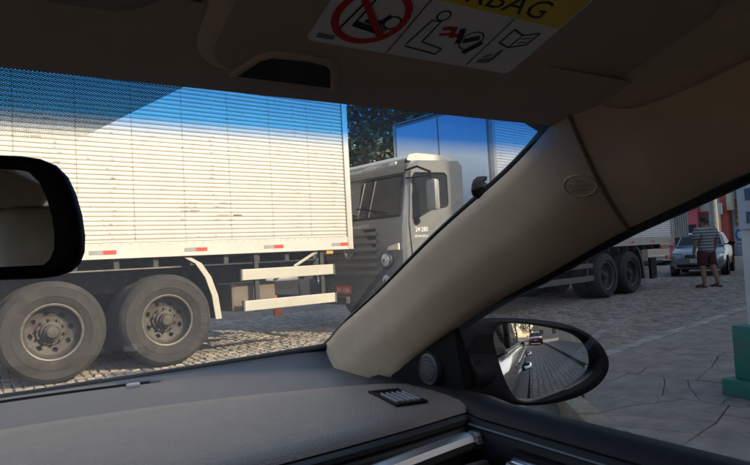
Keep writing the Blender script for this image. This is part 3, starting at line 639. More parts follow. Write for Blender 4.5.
def truck(label, loc, rz, bx0, bx1, zb, zt, W, cabx, wheels, frontx, r, paint, tm, rm, guards, group, words, gm=None, side=None):
    gm = gm or bar_white; side = side or white_paint
    t = thing('box_truck', label, 'truck', loc, rz, group)
    # box: core, corrugated side panels, rails, posts
    c = MB(); c.box(bx0+.02, -.01, zb+.02, bx1-.02, W-.03, zt-.02); c.build('box_core', mat('box_core_brown', (.34, .30, .25), .8), t)
    npan = round((bx1-bx0-.2)/.62); pw = (bx1-bx0-.2)/npan; me = panel_mesh('side_panel', pw-.004, zb+.185, zt-.1, side)
    for i in range(npan):
        o = link('side_panel', me, t); o.location = (bx0+.1+i*pw+.002, -.03, 0)
        o = link('side_panel', me, t); o.location = (bx0+.1+i*pw+.002+pw-.004, W-.01, 0); o.rotation_euler.z = math.pi
    for z0, z1, nm in ((zb, zb+.18, 'bottom_rail'), (zt-.1, zt, 'top_rail')):
        q = MB()
        for ya, yb in ((-.045, .0), (W-.02, W+.005)):
            q.box(bx0, ya, z0, bx1, yb, z1, ch=.008)
            if nm == 'bottom_rail': q.box(bx0, ya-.004, z0, bx1, yb, z0+.02)
        rl = q.build(nm, white_rail, t)
        if nm == 'bottom_rail':
            q = MB(); k = int((bx1-bx0)/.11)
            for i in range(k): q.box(bx0+.06+i*.11, -.0465, zb+.158, bx0+.06+i*.11+.035, -.043, zb+.166)
            q.build('rivet_row', mat('rail_slot', (.36, .30, .23), .6), rl)
    q = MB()
    for i in range(1, npan):
        xx = bx0+.1+i*pw
        for k in range(int((zt-zb-.4)/.139)): q.lathe([(.009, 0), (.007, .006), (0, .007)], frame(Vector((xx, -.029, zb+.24+k*.139)), (1, 0, 0), (0, 0, 1)), 6)
    q.build('rivets', mat('rust_rivet', (.3, .2, .13), .7, var=.5, scale=3), t)
    for xx in (bx0, bx1-.1):
        q = MB(); q.box(xx, -.055, zb, xx+.1, .03, zt, ch=.02); q.box(xx, W-.05, zb, xx+.1, W+.012, zt, ch=.02); q.build('corner_post', white_rail, t, smooth=40)
    q = MB()
    for i in range(2): q.box(bx0-.012, .08+i*(W/2-.07), zb+.05, bx0+.019, W/2-.03+i*(W/2-.07), zt-.08, ch=.01)
    q.build('front_wall', mat('front_wall_white', (.80, .80, .79), .5, var=.05, scale=2), t)
    q = MB(); q.box(bx0+.001, -.035, zt, bx1-.001, W-.005, zt+.03, ch=.012); q.build('box_roof', white_rail, t)
    for i in (0, 1):
        q = MB(); q.box(bx1-.019, .05+i*(W/2-.03), zb+.06, bx1+.025, W/2+.01+i*(W/2-.05), zt-.08, ch=.012); d = q.build('rear_door', white_paint, t)
        q = MB(); yy = W/2-.15+i*.3; q.tube([(bx1+.045, yy, zb+.02), (bx1+.045, yy, zt-.05)], .016, 6); q.build('lock_bar', chrome, d)
    x = bx1-.24
    while x > bx0:
        q = MB(); q.box(x+.0, -.0475, zb+.05, x+.145, -.044, zb+.098, 0); q.box(x-.15, -.0475, zb+.05, x, -.044, zb+.098, 1); q.build('reflector_strip', [red_ref, grey_ref], t)
        x -= 1.09
    # chassis
    q = MB()
    for y in (W/2-.45, W/2+.36): q.box(cabx+.3, y, zb-.42, bx1-.05, y+.09, zb-.14)
    for k in range(8): q.box(bx0+.3+k*(bx1-bx0-.5)/7, W/2-.4, zb-.36, bx0+.38+k*(bx1-bx0-.5)/7, W/2+.4, zb-.2)
    for k in range(int((bx1-bx0)/.45)): q.box(bx0+.1+k*.45, .02, zb-.12, bx0+.16+k*.45, W-.04, zb-.005)
    q.build('chassis', chassis_m, t)
    for x in wheels:
        wheel_parts(t, x, .02, r, -1, tm, rm, words and x > .5, inner=.34); wheel_parts(t, x, W-.03, r, 1, tm, rm, False, inner=.34)
        q = MB(); q.tube([(x, .2, r), (x, W-.2, r)], .09, 10); q.lathe([(.0, -.22), (.2, -.18), (.26, 0), (.2, .18), (0, .22)], Matrix.Translation((x, W/2, r)) @ Matrix.Rotation(R(90), 4, 'Y'), 16); q.build('axle', chassis_m, t, smooth=50)
    wheel_parts(t, frontx, .08, r*.97, -1, tm, rm, False); wheel_parts(t, frontx, W-.1, r*.97, 1, tm, rm, False)
    # mudguard behind the last wheel: pale curved edge and dark flap
    xw = wheels[-1]
    q = MB(); arc = [(xw+.26, zb-.02), (xw+.40, zb-.10), (xw+.52, zb-.28), (xw+.60, zb-.52), (xw+.64, zb-.82)]
    q.grid([[(a, y, z) for a, z in arc] for y in (.0, .62)]); q.grid([[(a+.012, y, z+.006) for a, z in arc] for y in (.0, .62)]); fl = q.build('mudguard', chassis_m, t, smooth=50)
    q = MB(); q.grid([[(a+dx, -.004, z) for a, z in arc] for dx in (-.035, .045)]); q.grid([[(a+dx, .02, z) for a, z in arc] for dx in (-.035, .045)]); q.build('edge_strip', gm, fl)
    # side guard bars on hangers
    for (ga, gb, za, zc) in guards:
        q = MB(); q.box(ga, -.03, za, gb, .0, zc, ch=.008); g_ = q.build('guard_bar', gm, t)
        q = MB()
        for xx in (ga-.02, gb): q.box(xx, -.034, za-.004, xx+.025, .006, zc+.004)
        q.build('end_cap', grey_plast, g_)
    if guards:
        ga, gb = guards[0][0], guards[0][1]
        for xx in (ga+.2, gb-.2):
            q = MB(); q.box(xx, .001, min(g[2] for g in guards)-.02, xx+.06, .05, zb-.002); q.build('hanger', chassis_m, t)
        q = MB(); q.tube([(gb-.25, .02, zb-.02), (gb-.62, .03, zb-.21)], .022, 6); q.build('brace', bar_white, t)
    return t

TW = 2.5
t1 = truck('white box truck with corrugated side and two dusty rear axles, nearest the car', (.59, 7.40, 0), R(5), -5.3, 4.03, 1.325, 4.0, TW, -7.5, (0, 1.245), -6.35, .555, white_paint, tyre_m, rim_m, [(2.22, 3.66, .97, 1.115), (2.24, 3.67, .565, .70)], 'white box trucks queued across the street', True)
q = MB(); q.box(2.13, .12, .56, 2.78, .7, .93, ch=.03); q.build('tool_box', mat('brown_tool_box', (.13, .1, .075), .7, var=.2, scale=5), t1)
q = MB(); q.lathe([(0, -.3), (.13, -.28), (.15, -.2), (.15, .2), (.13, .28), (0, .3)], Matrix.Translation((3.05, .5, .93)) @ Matrix.Rotation(R(90), 4, 'Y'), 20); q.build('air_tank', mat('grey_tank', (.22, .23, .24), .4, .3), t1, smooth=40)
q = MB(); q.tube([(2.87, .3, .72), (2.89, .28, .42)], .02, 6); q.box(2.83, .25, .42, 2.95, .31, .52, ch=.01); q.build('tow_hook', mat('orange_hook', (.55, .13, .05), .5), t1)
q = MB(); q.box(3.56, -.02, 1.265, 3.68, .04, 1.315, ch=.012); q.build('side_marker', mat('amber_lens', (.7, .28, .06), .3), t1)
q = MB(); q.box(3.95, .10, .50, 4.03, TW-.1, .61, ch=.02); q.build('rear_bumper', chassis_m, t1)
q = MB()
for xx in (3.5, 3.9): q.tube([(xx, .7, 1.0), (xx+.04, .72, .66)], .03, 6)
q.build('bumper_hanger', chassis_m, t1)
q = MB(); rq = random.Random(5)
def fleck(x0, x1, z0, z1, k, wmin, wmax):
    for i in range(k):
        z_ = z0 + .0535*int((z1-z0)/.0535*rq.random()) ; zz = 1.325+.185+.02+.0535*round((z_-1.53)/.0535)+.024; xx = rq.uniform(x0, x1); w_ = rq.uniform(wmin, wmax); hh = rq.uniform(.004, .02)
        q.box(xx, -.034, zz, min(xx+w_, x1+.1), -.029, zz+hh)
fleck(1.38, 1.62, 1.72, 1.95, 6, .04, .14); fleck(1.85, 2.15, 1.72, 2.0, 9, .04, .17); fleck(-.2, .1, 1.7, 2.9, 14, .02, .12)
for xs_ in (.61, 1.86, 3.1, 3.72): fleck(xs_-.03, xs_+.05, 1.55, 3.6, 22, .01, .045)
fleck(-1, 3.9, 1.55, 3.5, 24, .01, .035)
tag(q.build('paint_scuffs', mat('scuffed_paint', (.37, .28, .215), .7, var=.35, scale=6), t1), kind='stuff')
cab(t1, TW-.1, white_paint, white_rail, x=-7.55)
t2 = truck('white box truck with a grey cab, facing left behind the nearest truck', (11.55, 8.45, 0), R(9), -3.93, 3.67, 1.13, 3.93, TW, -6.25, (.06, 1.27), -5.1, .50, grey_paint, tyre_dark, mat('dark_rim', (.05, .047, .044), .6, .2), [(-4.0, -.62, .70, .80), (-4.0, -.62, .42, .54)], 'white box trucks queued across the street', False, mat('guard_dark', (.10, .10, .10), .6, var=.2), mat('white_paint_clean', (.76, .76, .75), .45, var=.05, scale=2, dirt=(.5, .46, .4), dirt_amt=.08, dirt_scale=3))
cab(t2, TW-.05, grey_paint, white_rail, x=-6.25)
plate(t2, -6.25-.118, 1.38, .66, 'BSI·4386')
# rear door leaf standing open in line with the side, and rear frame
q = MB(); q.box(3.72, -.03, 1.27, 4.74, .01, 3.86, ch=.01)
for k in range(6): q.box(3.86+k*.15, -.05, 1.3, 3.90+k*.15, -.031, 3.84)
d = q.build('open_rear_door', mat('door_inside_grey', (.32, .32, .31), .7, var=.25, scale=4, dirt=(.16, .15, .14), dirt_amt=.3, dirt_scale=6), t2)
q = MB(); q.box(3.62, .05, .55, 3.75, TW-.1, .68, ch=.02); q.box(2.0, .25, .62, 3.6, .35, .7); q.build('rear_bumper', chassis_m, t2)
q = MB(); q.box(2.3, .0, .28, 2.62, .06, .80); q.build('mud_flap', rubber, t2)
q = MB(); q.lathe([(0, -.12), (.2, -.12), (.42, -.11), (.44, 0), (.42, .11), (.2, .12), (0, .12)], Matrix.Translation((2.9, 1.0, .78)), 24); q.build('spare_tyre', tyre_dark, t2, smooth=40)
q = MB(); q.box(3.0, .02, 1.0, 3.5, .05, 1.1, ch=.01); q.box(3.3, .02, .72, 3.55, .05, .83, ch=.01); q.build('tail_lamp', mat('tail_red', (.5, .05, .06), .3), t2)

# ------------------------------------------------------------------ cars and person
def small_car(label, loc, rz, paint, group=None, plate_txt=None):
    t = thing('parked_car', label, 'car', loc, rz, group); L, HW = 4.1, .84
    st = [(0, .62, .36, .52, .62), (.08, .74, .25, .60, .70), (.35, .81, .2, .68, .80), (.9, HW, .2, .78, .91), (1.25, HW, .2, .84, .96), (2.2, HW, .2, .87, .98), (3.2, HW, .2, .89, 1.0), (3.8, .81, .22, .86, 1.0), (4.04, .74, .28, .8, .94), (L, .66, .36, .7, .8)]
    rows = []
    for x, w, zb, zm, zt in st:
        rows.append([(x, 0, zb), (x, w*.85, zb), (x, w*.97, zb+.12), (x, w, (zb+zm)/2+.05), (x, w*.97, zm), (x, w*.88, zt-.02), (x, w*.6, zt+.01), (x, 0, zt+.03), (x, -w*.6, zt+.01), (x, -w*.88, zt-.02), (x, -w*.97, zm), (x, -w, (zb+zm)/2+.05), (x, -w*.97, zb+.12), (x, -w*.85, zb)])
    b = MB(); b.grid(rows, closed=True); b.poly(rows[0]); b.poly(rows[-1]); b.build('body', paint, t, smooth=42)
    gh = [(1.12, .72, .96, .965), (1.72, .60, 1.36, 1.37), (2.1, .59, 1.41, 1.43), (3.0, .59, 1.40, 1.42), (3.35, .6, 1.34, 1.35), (3.95, .70, .99, .995)]
    c = MB(); rows = [[(x, .745 if x not in (1.12, 3.95) else w, .93), (x, w, z), (x, w*.6, z+.01), (x, 0, zc+.005), (x, -w*.6, z+.01), (x, -w, z), (x, -(.745 if x not in (1.12, 3.95) else w), .93)] for x, w, z, zc in gh]
    c.grid(rows); c.build('roof', paint, t, smooth=35)
    M = glass_dark
    q = MB(); q.grid([[(1.16+(1.70-1.16)*s_-.012, u*(.66-.11*s_), .985+(1.35-.985)*s_+.012) for s_ in (0.02, .5, .97)] for u in (-1, -.5, 0, .5, 1)]); q.build('windscreen', M, t, smooth=60)
    q = MB(); q.grid([[(3.90-(3.90-3.40)*s_+.012, u*(.63-.08*s_), 1.01+(1.33-1.01)*s_+.012) for s_ in (0.03, .5, .95)] for u in (-1, 0, 1)]); q.build('rear_window', M, t)
    for s_ in (1, -1):
        for P in ([(1.42, 1.0), (1.80, 1.33), (2.4, 1.36), (2.4, 1.0)], [(2.47, 1.0), (2.47, 1.36), (3.05, 1.35), (3.28, 1.28), (3.6, 1.03)]):
            q = MB(); q.poly([(x, s_*(.745-(z-.93)*.33+.012), z) for x, z in P]); q.build('side_window', M, t)
        q = MB(); q.lathe([(0, .05), (.06, .045), (.09, 0), (.075, -.04), (0, -.05)], Matrix.Translation((1.36, s_*.93, 1.02)) @ Matrix.Rotation(R(90), 4, 'Y') @ Matrix.Diagonal((.8, 1.2, 1, 1)), 14); q.tube([(1.4, s_*.72, .99), (1.38, s_*.9, 1.0)], .025, 6); q.build('wing_mirror', paint if s_ > 0 else black, t, smooth=60)
        q = MB(); q.grid([[(.02+.30*k/4-.03*(1-k/4), s_*(.40+.37*k/4), z) for z in (.585-.0*k, .66+.02*k/4, .735+.035*k/4)] for k in range(5)])
        for k in range(0): pass
        q.build('headlight', mat('car_lamp', (.75, .76, .77), .1, .6), t, smooth=60)
        q = MB(); q.box(L-.1, s_*.45, .75, L+.005, s_*.68, .92, ch=.02); q.build('tail_light', red_ref, t)
        for x in (.78, 3.3):
            w = bpy.data.objects.new('wheel', None); COL.objects.link(w); w.parent = t; w.location = (x, s_*.80, .30)
            Mw = frame(Vector((0, 0, 0)), (s_, 0, 0) if s_ < 0 else (-1, 0, 0), (0, 0, 1)); 
            if s_ < 0: Mw = frame(Vector((0, 0, 0)), (1, 0, 0), (0, 0, 1))
            q = MB(); q.lathe([(.19, .02), (.22, .045), (.28, .04), (.305, 0), (.305, -.15), (.27, -.18), (.19, -.17)], Mw, 28); q.build('tyre', tyre_dark, w, smooth=40)
            q = MB(); q.lathe([(.19, .025), (.17, .0), (.0, .01)], Mw, 24)
            for k in range(5): q.box(-.025, .03, .0, .025, .18, .03, mx=Mw @ Matrix.Rotation(2*math.pi*k/5, 4, 'Z'))
            q.build('rim', chrome, w, smooth=30)
            q = MB(); q.lathe([(.33, .0), (.34, .05), (.36, .05)], Mw, 28); q.build('arch_trim', black, w)
    q = MB(); q.box(-.012, -.34, .60, .03, .34, .70, ch=.02); g_ = q.build('grille', black, t)
    for z in (.625, .66): 
        q = MB(); q.box(-.022, -.33, z, -.011, .33, z+.012); q.build('grille_slat', chrome, g_)
    q = MB(); q.lathe([(.05, -.005), (.05, .008), (0, .012)], frame(Vector((-.02, 0, .65)), (0, -1, 0), (0, 0, 1)), 18); q.build('badge', chrome, g_)
    q = MB(); q.box(.0, -.58, .30, .05, .58, .42, ch=.02); q.build('air_intake', black, t)
    q = MB(); q.box(-.03, -.2, .44, .0, .2, .56, ch=.006); q.build('number_plate', mat('plate_grey', (.5, .5, .49), .5), t)
    return t
silver = mat('silver_paint', (.36, .375, .39), .27, .6, var=.03, coat=.6)
small_car('silver saloon parked facing the camera beyond the standing man', (19.3, 10.7, 0), R(23), silver)
small_car('dark red hatchback parked far down the street behind', (1.5, -21, 0), R(-90), mat('dark_red_paint', (.22, .02, .025), .25, .2, coat=.6))

def skin_mesh(name, joints, edges, m, parent, sub=2, root=0):
    me = bpy.data.meshes.new(name); me.from_pydata([j[0] for j in joints], edges, [])
    o = link(name, me); sm = o.modifiers.new('skin', 'SKIN'); sm.use_smooth_shade = True
    for i, j in enumerate(joints):
        v = me.skin_vertices[0].data[i]; r_ = j[1]; v.radius = r_ if isinstance(r_, tuple) else (r_, r_); v.use_root = i == root
    o.modifiers.new('sub', 'SUBSURF').levels = sub
    bpy.context.view_layer.update()
    nm = bpy.data.meshes.new_from_object(o.evaluated_get(bpy.context.evaluated_depsgraph_get())); bpy.data.objects.remove(o); bpy.data.meshes.remove(me)
    nm.name = name
    if m: nm.materials.clear(); nm.materials.append(m)
    nm.polygons.foreach_set('use_smooth', [True]*len(nm.polygons))
    return link(name, nm, parent)
skin_m = mat('skin', (.30, .17, .11), .55, var=.06)
def person(loc, rz):
    t = thing('person', 'man in a striped grey T-shirt and maroon shorts standing in the road', 'person', loc, rz)
    J = [((0, 0, .95), (.15, .11)), ((0, .0, 1.12), (.14, .10)), ((0, .01, 1.32), (.17, .11)), ((0, .015, 1.43), (.10, .08)), ((0, .0, 1.50), .052), ((0, -.015, 1.575), (.07, .085)), ((0, -.015, 1.66), (.075, .092)), ((0, -.005, 1.715), (.05, .06)),
         ((.19, .015, 1.40), .062), ((.25, .02, 1.14), .046), ((.25, -.06, .92), .034), ((.24, -.08, .86), .03), ((.235, -.10, .78), .02),
         ((-.19, .015, 1.40), .062), ((-.26, .03, 1.15), .046), ((-.24, -.03, .92), .034), ((-.24, -.05, .86), .03), ((-.23, -.07, .78), .02),
         ((.10, 0, .86), .095), ((.11, -.015, .50), .06), ((.12, .02, .28), .055), ((.12, .03, .09), .038), ((.13, -.10, .045), .038), ((.13, -.16, .03), .025),
         ((-.10, 0, .86), .095), ((-.12, .03, .50), .06), ((-.14, .08, .28), .055), ((-.15, .10, .09), .038), ((-.17, -.02, .045), .038), ((-.18, -.08, .03), .025)]
    E = [(0, 1), (1, 2), (2, 3), (3, 4), (4, 5), (5, 6), (6, 7), (3, 8), (8, 9), (9, 10), (10, 11), (11, 12), (3, 13), (13, 14), (14, 15), (15, 16), (16, 17), (0, 18), (18, 19), (19, 20), (20, 21), (21, 22), (22, 23), (0, 24), (24, 25), (25, 26), (26, 27), (27, 28), (28, 29)]
    b = skin_mesh('body', J, E, skin_m, t)
    shirt = mat('striped_shirt', (.34, .35, .37), .9, var=.05)
    n_ = shirt.node_tree.nodes; l_ = shirt.node_tree.links; tc = n_.new('ShaderNodeTexCoord'); wv = n_.new('ShaderNodeTexWave'); wv.bands_direction = 'Z'; wv.inputs['Scale'].default_value = 4.2
    cr = n_.new('ShaderNodeValToRGB'); cr.color_ramp.elements[0].position = .42; cr.color_ramp.elements[0].color = (.10, .105, .12, 1); cr.color_ramp.elements[1].position = .55; cr.color_ramp.elements[1].color = (.36, .37, .39, 1)
    l_.new(tc.outputs['Object'], wv.inputs[0]); l_.new(wv.outputs[1], cr.inputs[0]); l_.new(cr.outputs[0], n_['Principled BSDF'].inputs['Base Color'])
    JS = [((0, 0, .80), (.17, .13)), ((0, 0, .93), (.19, .145)), ((0, .0, 1.12), (.17, .13)), ((0, .01, 1.32), (.195, .135)), ((0, .012, 1.44), (.125, .105)), ((.2, .015, 1.405), .105), ((.26, .02, 1.17), .082), ((-.2, .015, 1.405), .105), ((-.27, .03, 1.17), .082)]
    skin_mesh('shirt', JS, [(0, 1), (1, 2), (2, 3), (3, 4), (3, 5), (5, 6), (3, 7), (7, 8)], shirt, t)
    JP = [((0, 0, .98), (.17, .125)), ((0, 0, .90), (.17, .13)), ((.105, 0, .80), .115), ((.115, -.01, .52), .095), ((-.105, 0, .80), .115), ((-.12, .02, .52), .095)]
    skin_mesh('shorts', JP, [(0, 1), (1, 2), (2, 3), (1, 4), (4, 5)], mat('maroon_cloth', (.085, .022, .026), .9), t)
    hair = mat('dark_hair', (.012, .01, .009), .6)
    q = MB(); rows = []
    for i in range(7):
        th = R(8+15*i); th = min(th, R(88)); rows.append([(.092*math.sin(th)*math.cos(a), -.005+.108*math.sin(th)*math.sin(a)+.012, 1.655+.098*math.cos(th) + ((.055*max(0, -math.sin(a)) - .055*max(0, math.sin(a))) if i >= 5 else 0) - .02*(i >= 5)) for a in [2*math.pi*k/20 for k in range(20)]])
    q.grid(rows, closed=True); q.poly(rows[0]); q.build('hair', hair, t, smooth=60)
    q = MB()
    for s_ in (1, -1):
        q.lathe([(0, -.005), (.018, 0), (.022, .012), (0, .018)], frame(Vector((s_*.077, -.01, 1.625)), (0, 1, 0), (0, 0, 1)), 8)
        q.lathe([(0, .01), (.009, .006), (.01, 0)], frame(Vector((s_*.032, -.104, 1.635)), (1, 0, 0), (0, 0, 1)), 8)
    q.add([(-.014, -.102, 1.60), (.014, -.102, 1.60), (0, -.128, 1.597), (0, -.104, 1.64)], [(0, 1, 2), (0, 2, 3), (2, 1, 3)]); q.build('face_features', skin_m, t)
    for sx, y0, rx in ((.13, -.06, 0), (-.17, .02, 0)):
        q = MB(); q.box(sx-.05, y0-.13, .0, sx+.05, y0+.14, .05, ch=.02); q.build('shoe', mat('shoe_brown', (.10, .065, .045), .7), t, smooth=40)
    return t
pp = person((15.0, 8.06, 0), R(160)); pp.scale = (1.16, 1.14, 1.0)

# painted column of the shop porch, with its hanging sign
teal = mat('teal_paint', (.03, .20, .15), .6, var=.12, scale=5, dirt=(.10, .125, .11), dirt_amt=.4, dirt_scale=5, bump=.3, bscale=40)
colw = mat('column_white', (.62, .64, .66), .65, var=.08, scale=4, dirt=(.38, .37, .35), dirt_amt=.2, dirt_scale=5, bump=.2, bscale=40)
t = thing('porch_column', 'white porch column on a teal painted base standing on the pavement', 'column', (4.132, 1.649, .118), R(-10))
q = MB(); q.box(0, 0, 0, .6, .6, .115, ch=.012); q.build('plinth', teal, t, smooth=40)
q = MB(); q.box(.06, .06, .116, .54, .54, .48, ch=.014); q.build('dado', teal, t, smooth=40)
q = MB(); q.box(.13, .13, .481, .47, .47, 3.0, ch=.01); q.build('shaft', colw, t, smooth=40)
q = MB(); q.box(.08, .08, 3.0, .52, .52, 3.1, ch=.02); q.build('capital', colw, t, smooth=40)
t = thing('banner_sign', 'pale blue vertical sign with dark blue squares on the porch column', 'sign', (4.132, 1.649, .118), R(-10))
q = MB(); q.box(.105, .14, 1.13, .128, .462, 2.6, ch=.004); q.build('panel', mat('sign_pale_blue', (.42, .5, .58), .5, var=.05), t)
q = MB()
for k in range(7): q.box(.099, .2, 1.17+k*.155, .1045, .40, 1.25+k*.155)
q.build('print', mat('sign_dark_blue', (.04, .09, .2), .5), t)

# ------------------------------------------------------------------ the car we sit in
car = thing('car', 'dark car seen from inside with grey dashboard, sun visor, beige pillar and mirrors', 'car', (0, 0, 0))
def lerp(a, b, t): return a+(b-a)*t
# windscreen: ruled between the cowl curve and the header curve
def ws_pt(s, v):
    xb, yb, zb = .80*s, 1.63-.225*s*s, .918+.05*s*s
    xt, yt, zt = .545*s, .455-.03*s*s, 1.338-.008*s*s
    b = .028*4*v*(1-v)
    return Vector((lerp(xb, xt, v), lerp(yb, yt, v)+b*.33, lerp(zb, zt, v)+b))
me = bpy.data.meshes.new('windscreen'); NS, NV = 40, 24; bm = bmesh.new(); uvl = bm.loops.layers.uv.new('glass')
gr = [[bm.verts.new(ws_pt(-1+2*i/NS, -.03+1.06*j/NV)) for j in range(NV+1)] for i in range(NS+1)]
for i in range(NS):
    for j in range(NV):
        f = bm.faces.new((gr[i][j], gr[i+1][j], gr[i+1][j+1], gr[i][j+1])); f.smooth = True
        for lp, (a, c) in zip(f.loops, ((i, j), (i+1, j), (i+1, j+1), (i, j+1))):
            s_, v = -1+2*a/NS, -.03+1.06*c/NV; lp[uvl].uv = (s_*(.80+(.545-.80)*v), v*1.24)      # metres along the glass
bm.to_mesh(me); bm.free(); wsg = link('windscreen', me, car)
G = glass_mat('windscreen_glass', (.90, .92, .90), dust=.066, refl=.035); me.materials.append(G)
n = G.node_tree.nodes; l = G.node_tree.links
tr = [x for x in n if x.type == 'BSDF_TRANSPARENT'][0]
uv = n.new('ShaderNodeUVMap'); uv.uv_map = 'glass'; sp = n.new('ShaderNodeSeparateXYZ'); l.new(uv.outputs[0], sp.inputs[0])
band = n.new('ShaderNodeValToRGB'); mr = n.new('ShaderNodeMapRange'); mr.inputs[1].default_value = 1.10; mr.inputs[2].default_value = 1.25
l.new(sp.outputs[1], mr.inputs[0]); l.new(mr.outputs[0], band.inputs[0])
e = band.color_ramp.elements; e[0].position = .28; e[0].color = (.90, .92, .90, 1); e[1].position = 1.0; e[1].color = (.022, .17, .58, 1)
x = e.new(.56); x.color = (.05, .31, .80, 1)
l.new(band.outputs[0], tr.inputs[0])
# printed dot field (black enamel dots) behind the inside mirror: mask by the line that bounds it
def mth(op, a, b=None, c=None):
    q = n.new('ShaderNodeMath'); q.operation = op
    for i, x in enumerate((a, b, c)):
        if x is None: continue
        if hasattr(x, 'links') or hasattr(x, 'is_output'): l.new(x, q.inputs[i])
        else: q.inputs[i].default_value = x
    return q.outputs[0]
PITCH_D = .0018
U, V = sp.outputs[0], sp.outputs[1]
ua = mth('DIVIDE', mth('ADD', U, V), PITCH_D*1.414); va = mth('DIVIDE', mth('SUBTRACT', U, V), PITCH_D*1.414)
du = mth('SUBTRACT', mth('FRACT', ua), .5); dv = mth('SUBTRACT', mth('FRACT', va), .5)
dist = mth('SQRT', mth('ADD', mth('MULTIPLY', du, du), mth('MULTIPLY', dv, dv)))
DOTS = dict(v0=1.131, x0=.066, slope=1.0)
fade = n.new('ShaderNodeMapRange'); fade.inputs[1].default_value = 1.128; fade.inputs[2].default_value = 1.165; fade.inputs[3].default_value = .12; fade.inputs[4].default_value = .47; l.new(V, fade.inputs[0])
dot = mth('LESS_THAN', dist, fade.outputs[0])
inv = mth('GREATER_THAN', V, 1.13)
absU = mth('ABSOLUTE', mth('SUBTRACT', U, -.03))
edge = mth('LESS_THAN', absU, mth('MULTIPLY_ADD', mth('MAXIMUM', mth('SUBTRACT', V, 1.137), 0.0), 0.62, .098))
mask = mth('MULTIPLY', mth('MULTIPLY', dot, inv), edge)
solid = mth('GREATER_THAN', V, 1.262); mask = mth('MAXIMUM', mask, solid)
mask = mth('MAXIMUM', mask, mth('LESS_THAN', V, .0))
bd = n.new('ShaderNodeBsdfDiffuse'); bd.inputs[0].default_value = (.012, .012, .013, 1)
mx = n.new('ShaderNodeMixShader'); l.new(mask, mx.inputs[0]); out = n['Material Output']; prev = out.inputs[0].links[0].from_socket
l.new(prev, mx.inputs[1]); l.new(bd.outputs[0], mx.inputs[2]); l.new(mx.outputs[0], out.inputs[0])

# windscreen pillars, both sides; the right one is what the photograph shows
I_ = [(.775, 1.60, .915), (.765, 1.53, .936), (.748, 1.41, .978), (.715, 1.27, 1.035), (.66, 1.02, 1.122), (.595, .74, 1.226), (.545, .53, 1.294), (.512, .43, 1.330), (.50, .40, 1.342)]
O_ = [(.76, 1.20, .86), (.745, 1.12, .916), (.733, 1.05, .945), (.722, .97, .995), (.695, .76, 1.097), (.672, .585, 1.163), (.661, .489, 1.201), (.656, .445, 1.217)]
def resamp(P, k):
    P = [Vector(p) for p in P]; t = [i*(len(P)-1)/k for i in range(k+1)]; out = []
    for u in t:
        i = min(int(u), len(P)-2); f = u-i; p0, p1, p2, p3 = P[max(0, i-1)], P[i], P[i+1], P[min(len(P)-1, i+2)]
        out.append(.5*((2*p1) + (p2-p0)*f + (2*p0-5*p1+4*p2-p3)*f*f + (3*p1-p0-3*p2+p3)*f**3))
    return out
KI = 40; Ic, Oc = resamp(I_, KI), resamp(O_, KI)
def mirx(p, s): return Vector((p[0]*s, p[1], p[2]))
Rail = [(.656, .445, 1.217), (.651, .40, 1.231), (.647, .361, 1.243), (.641, .295, 1.264), (.637, .15, 1.29), (.635, 0, 1.30), (.635, -.6, 1.31), (.64, -1.2, 1.29)]
Up = [(.50, .40, 1.342), (.515, .372, 1.338), (.53, .345, 1.330), (.545, .30, 1.338), (.555, .25, 1.352), (.56, .15, 1.38), (.56, 0, 1.40), (.56, -.6, 1.41), (.56, -1.2, 1.39)]
pillar_bvh = None
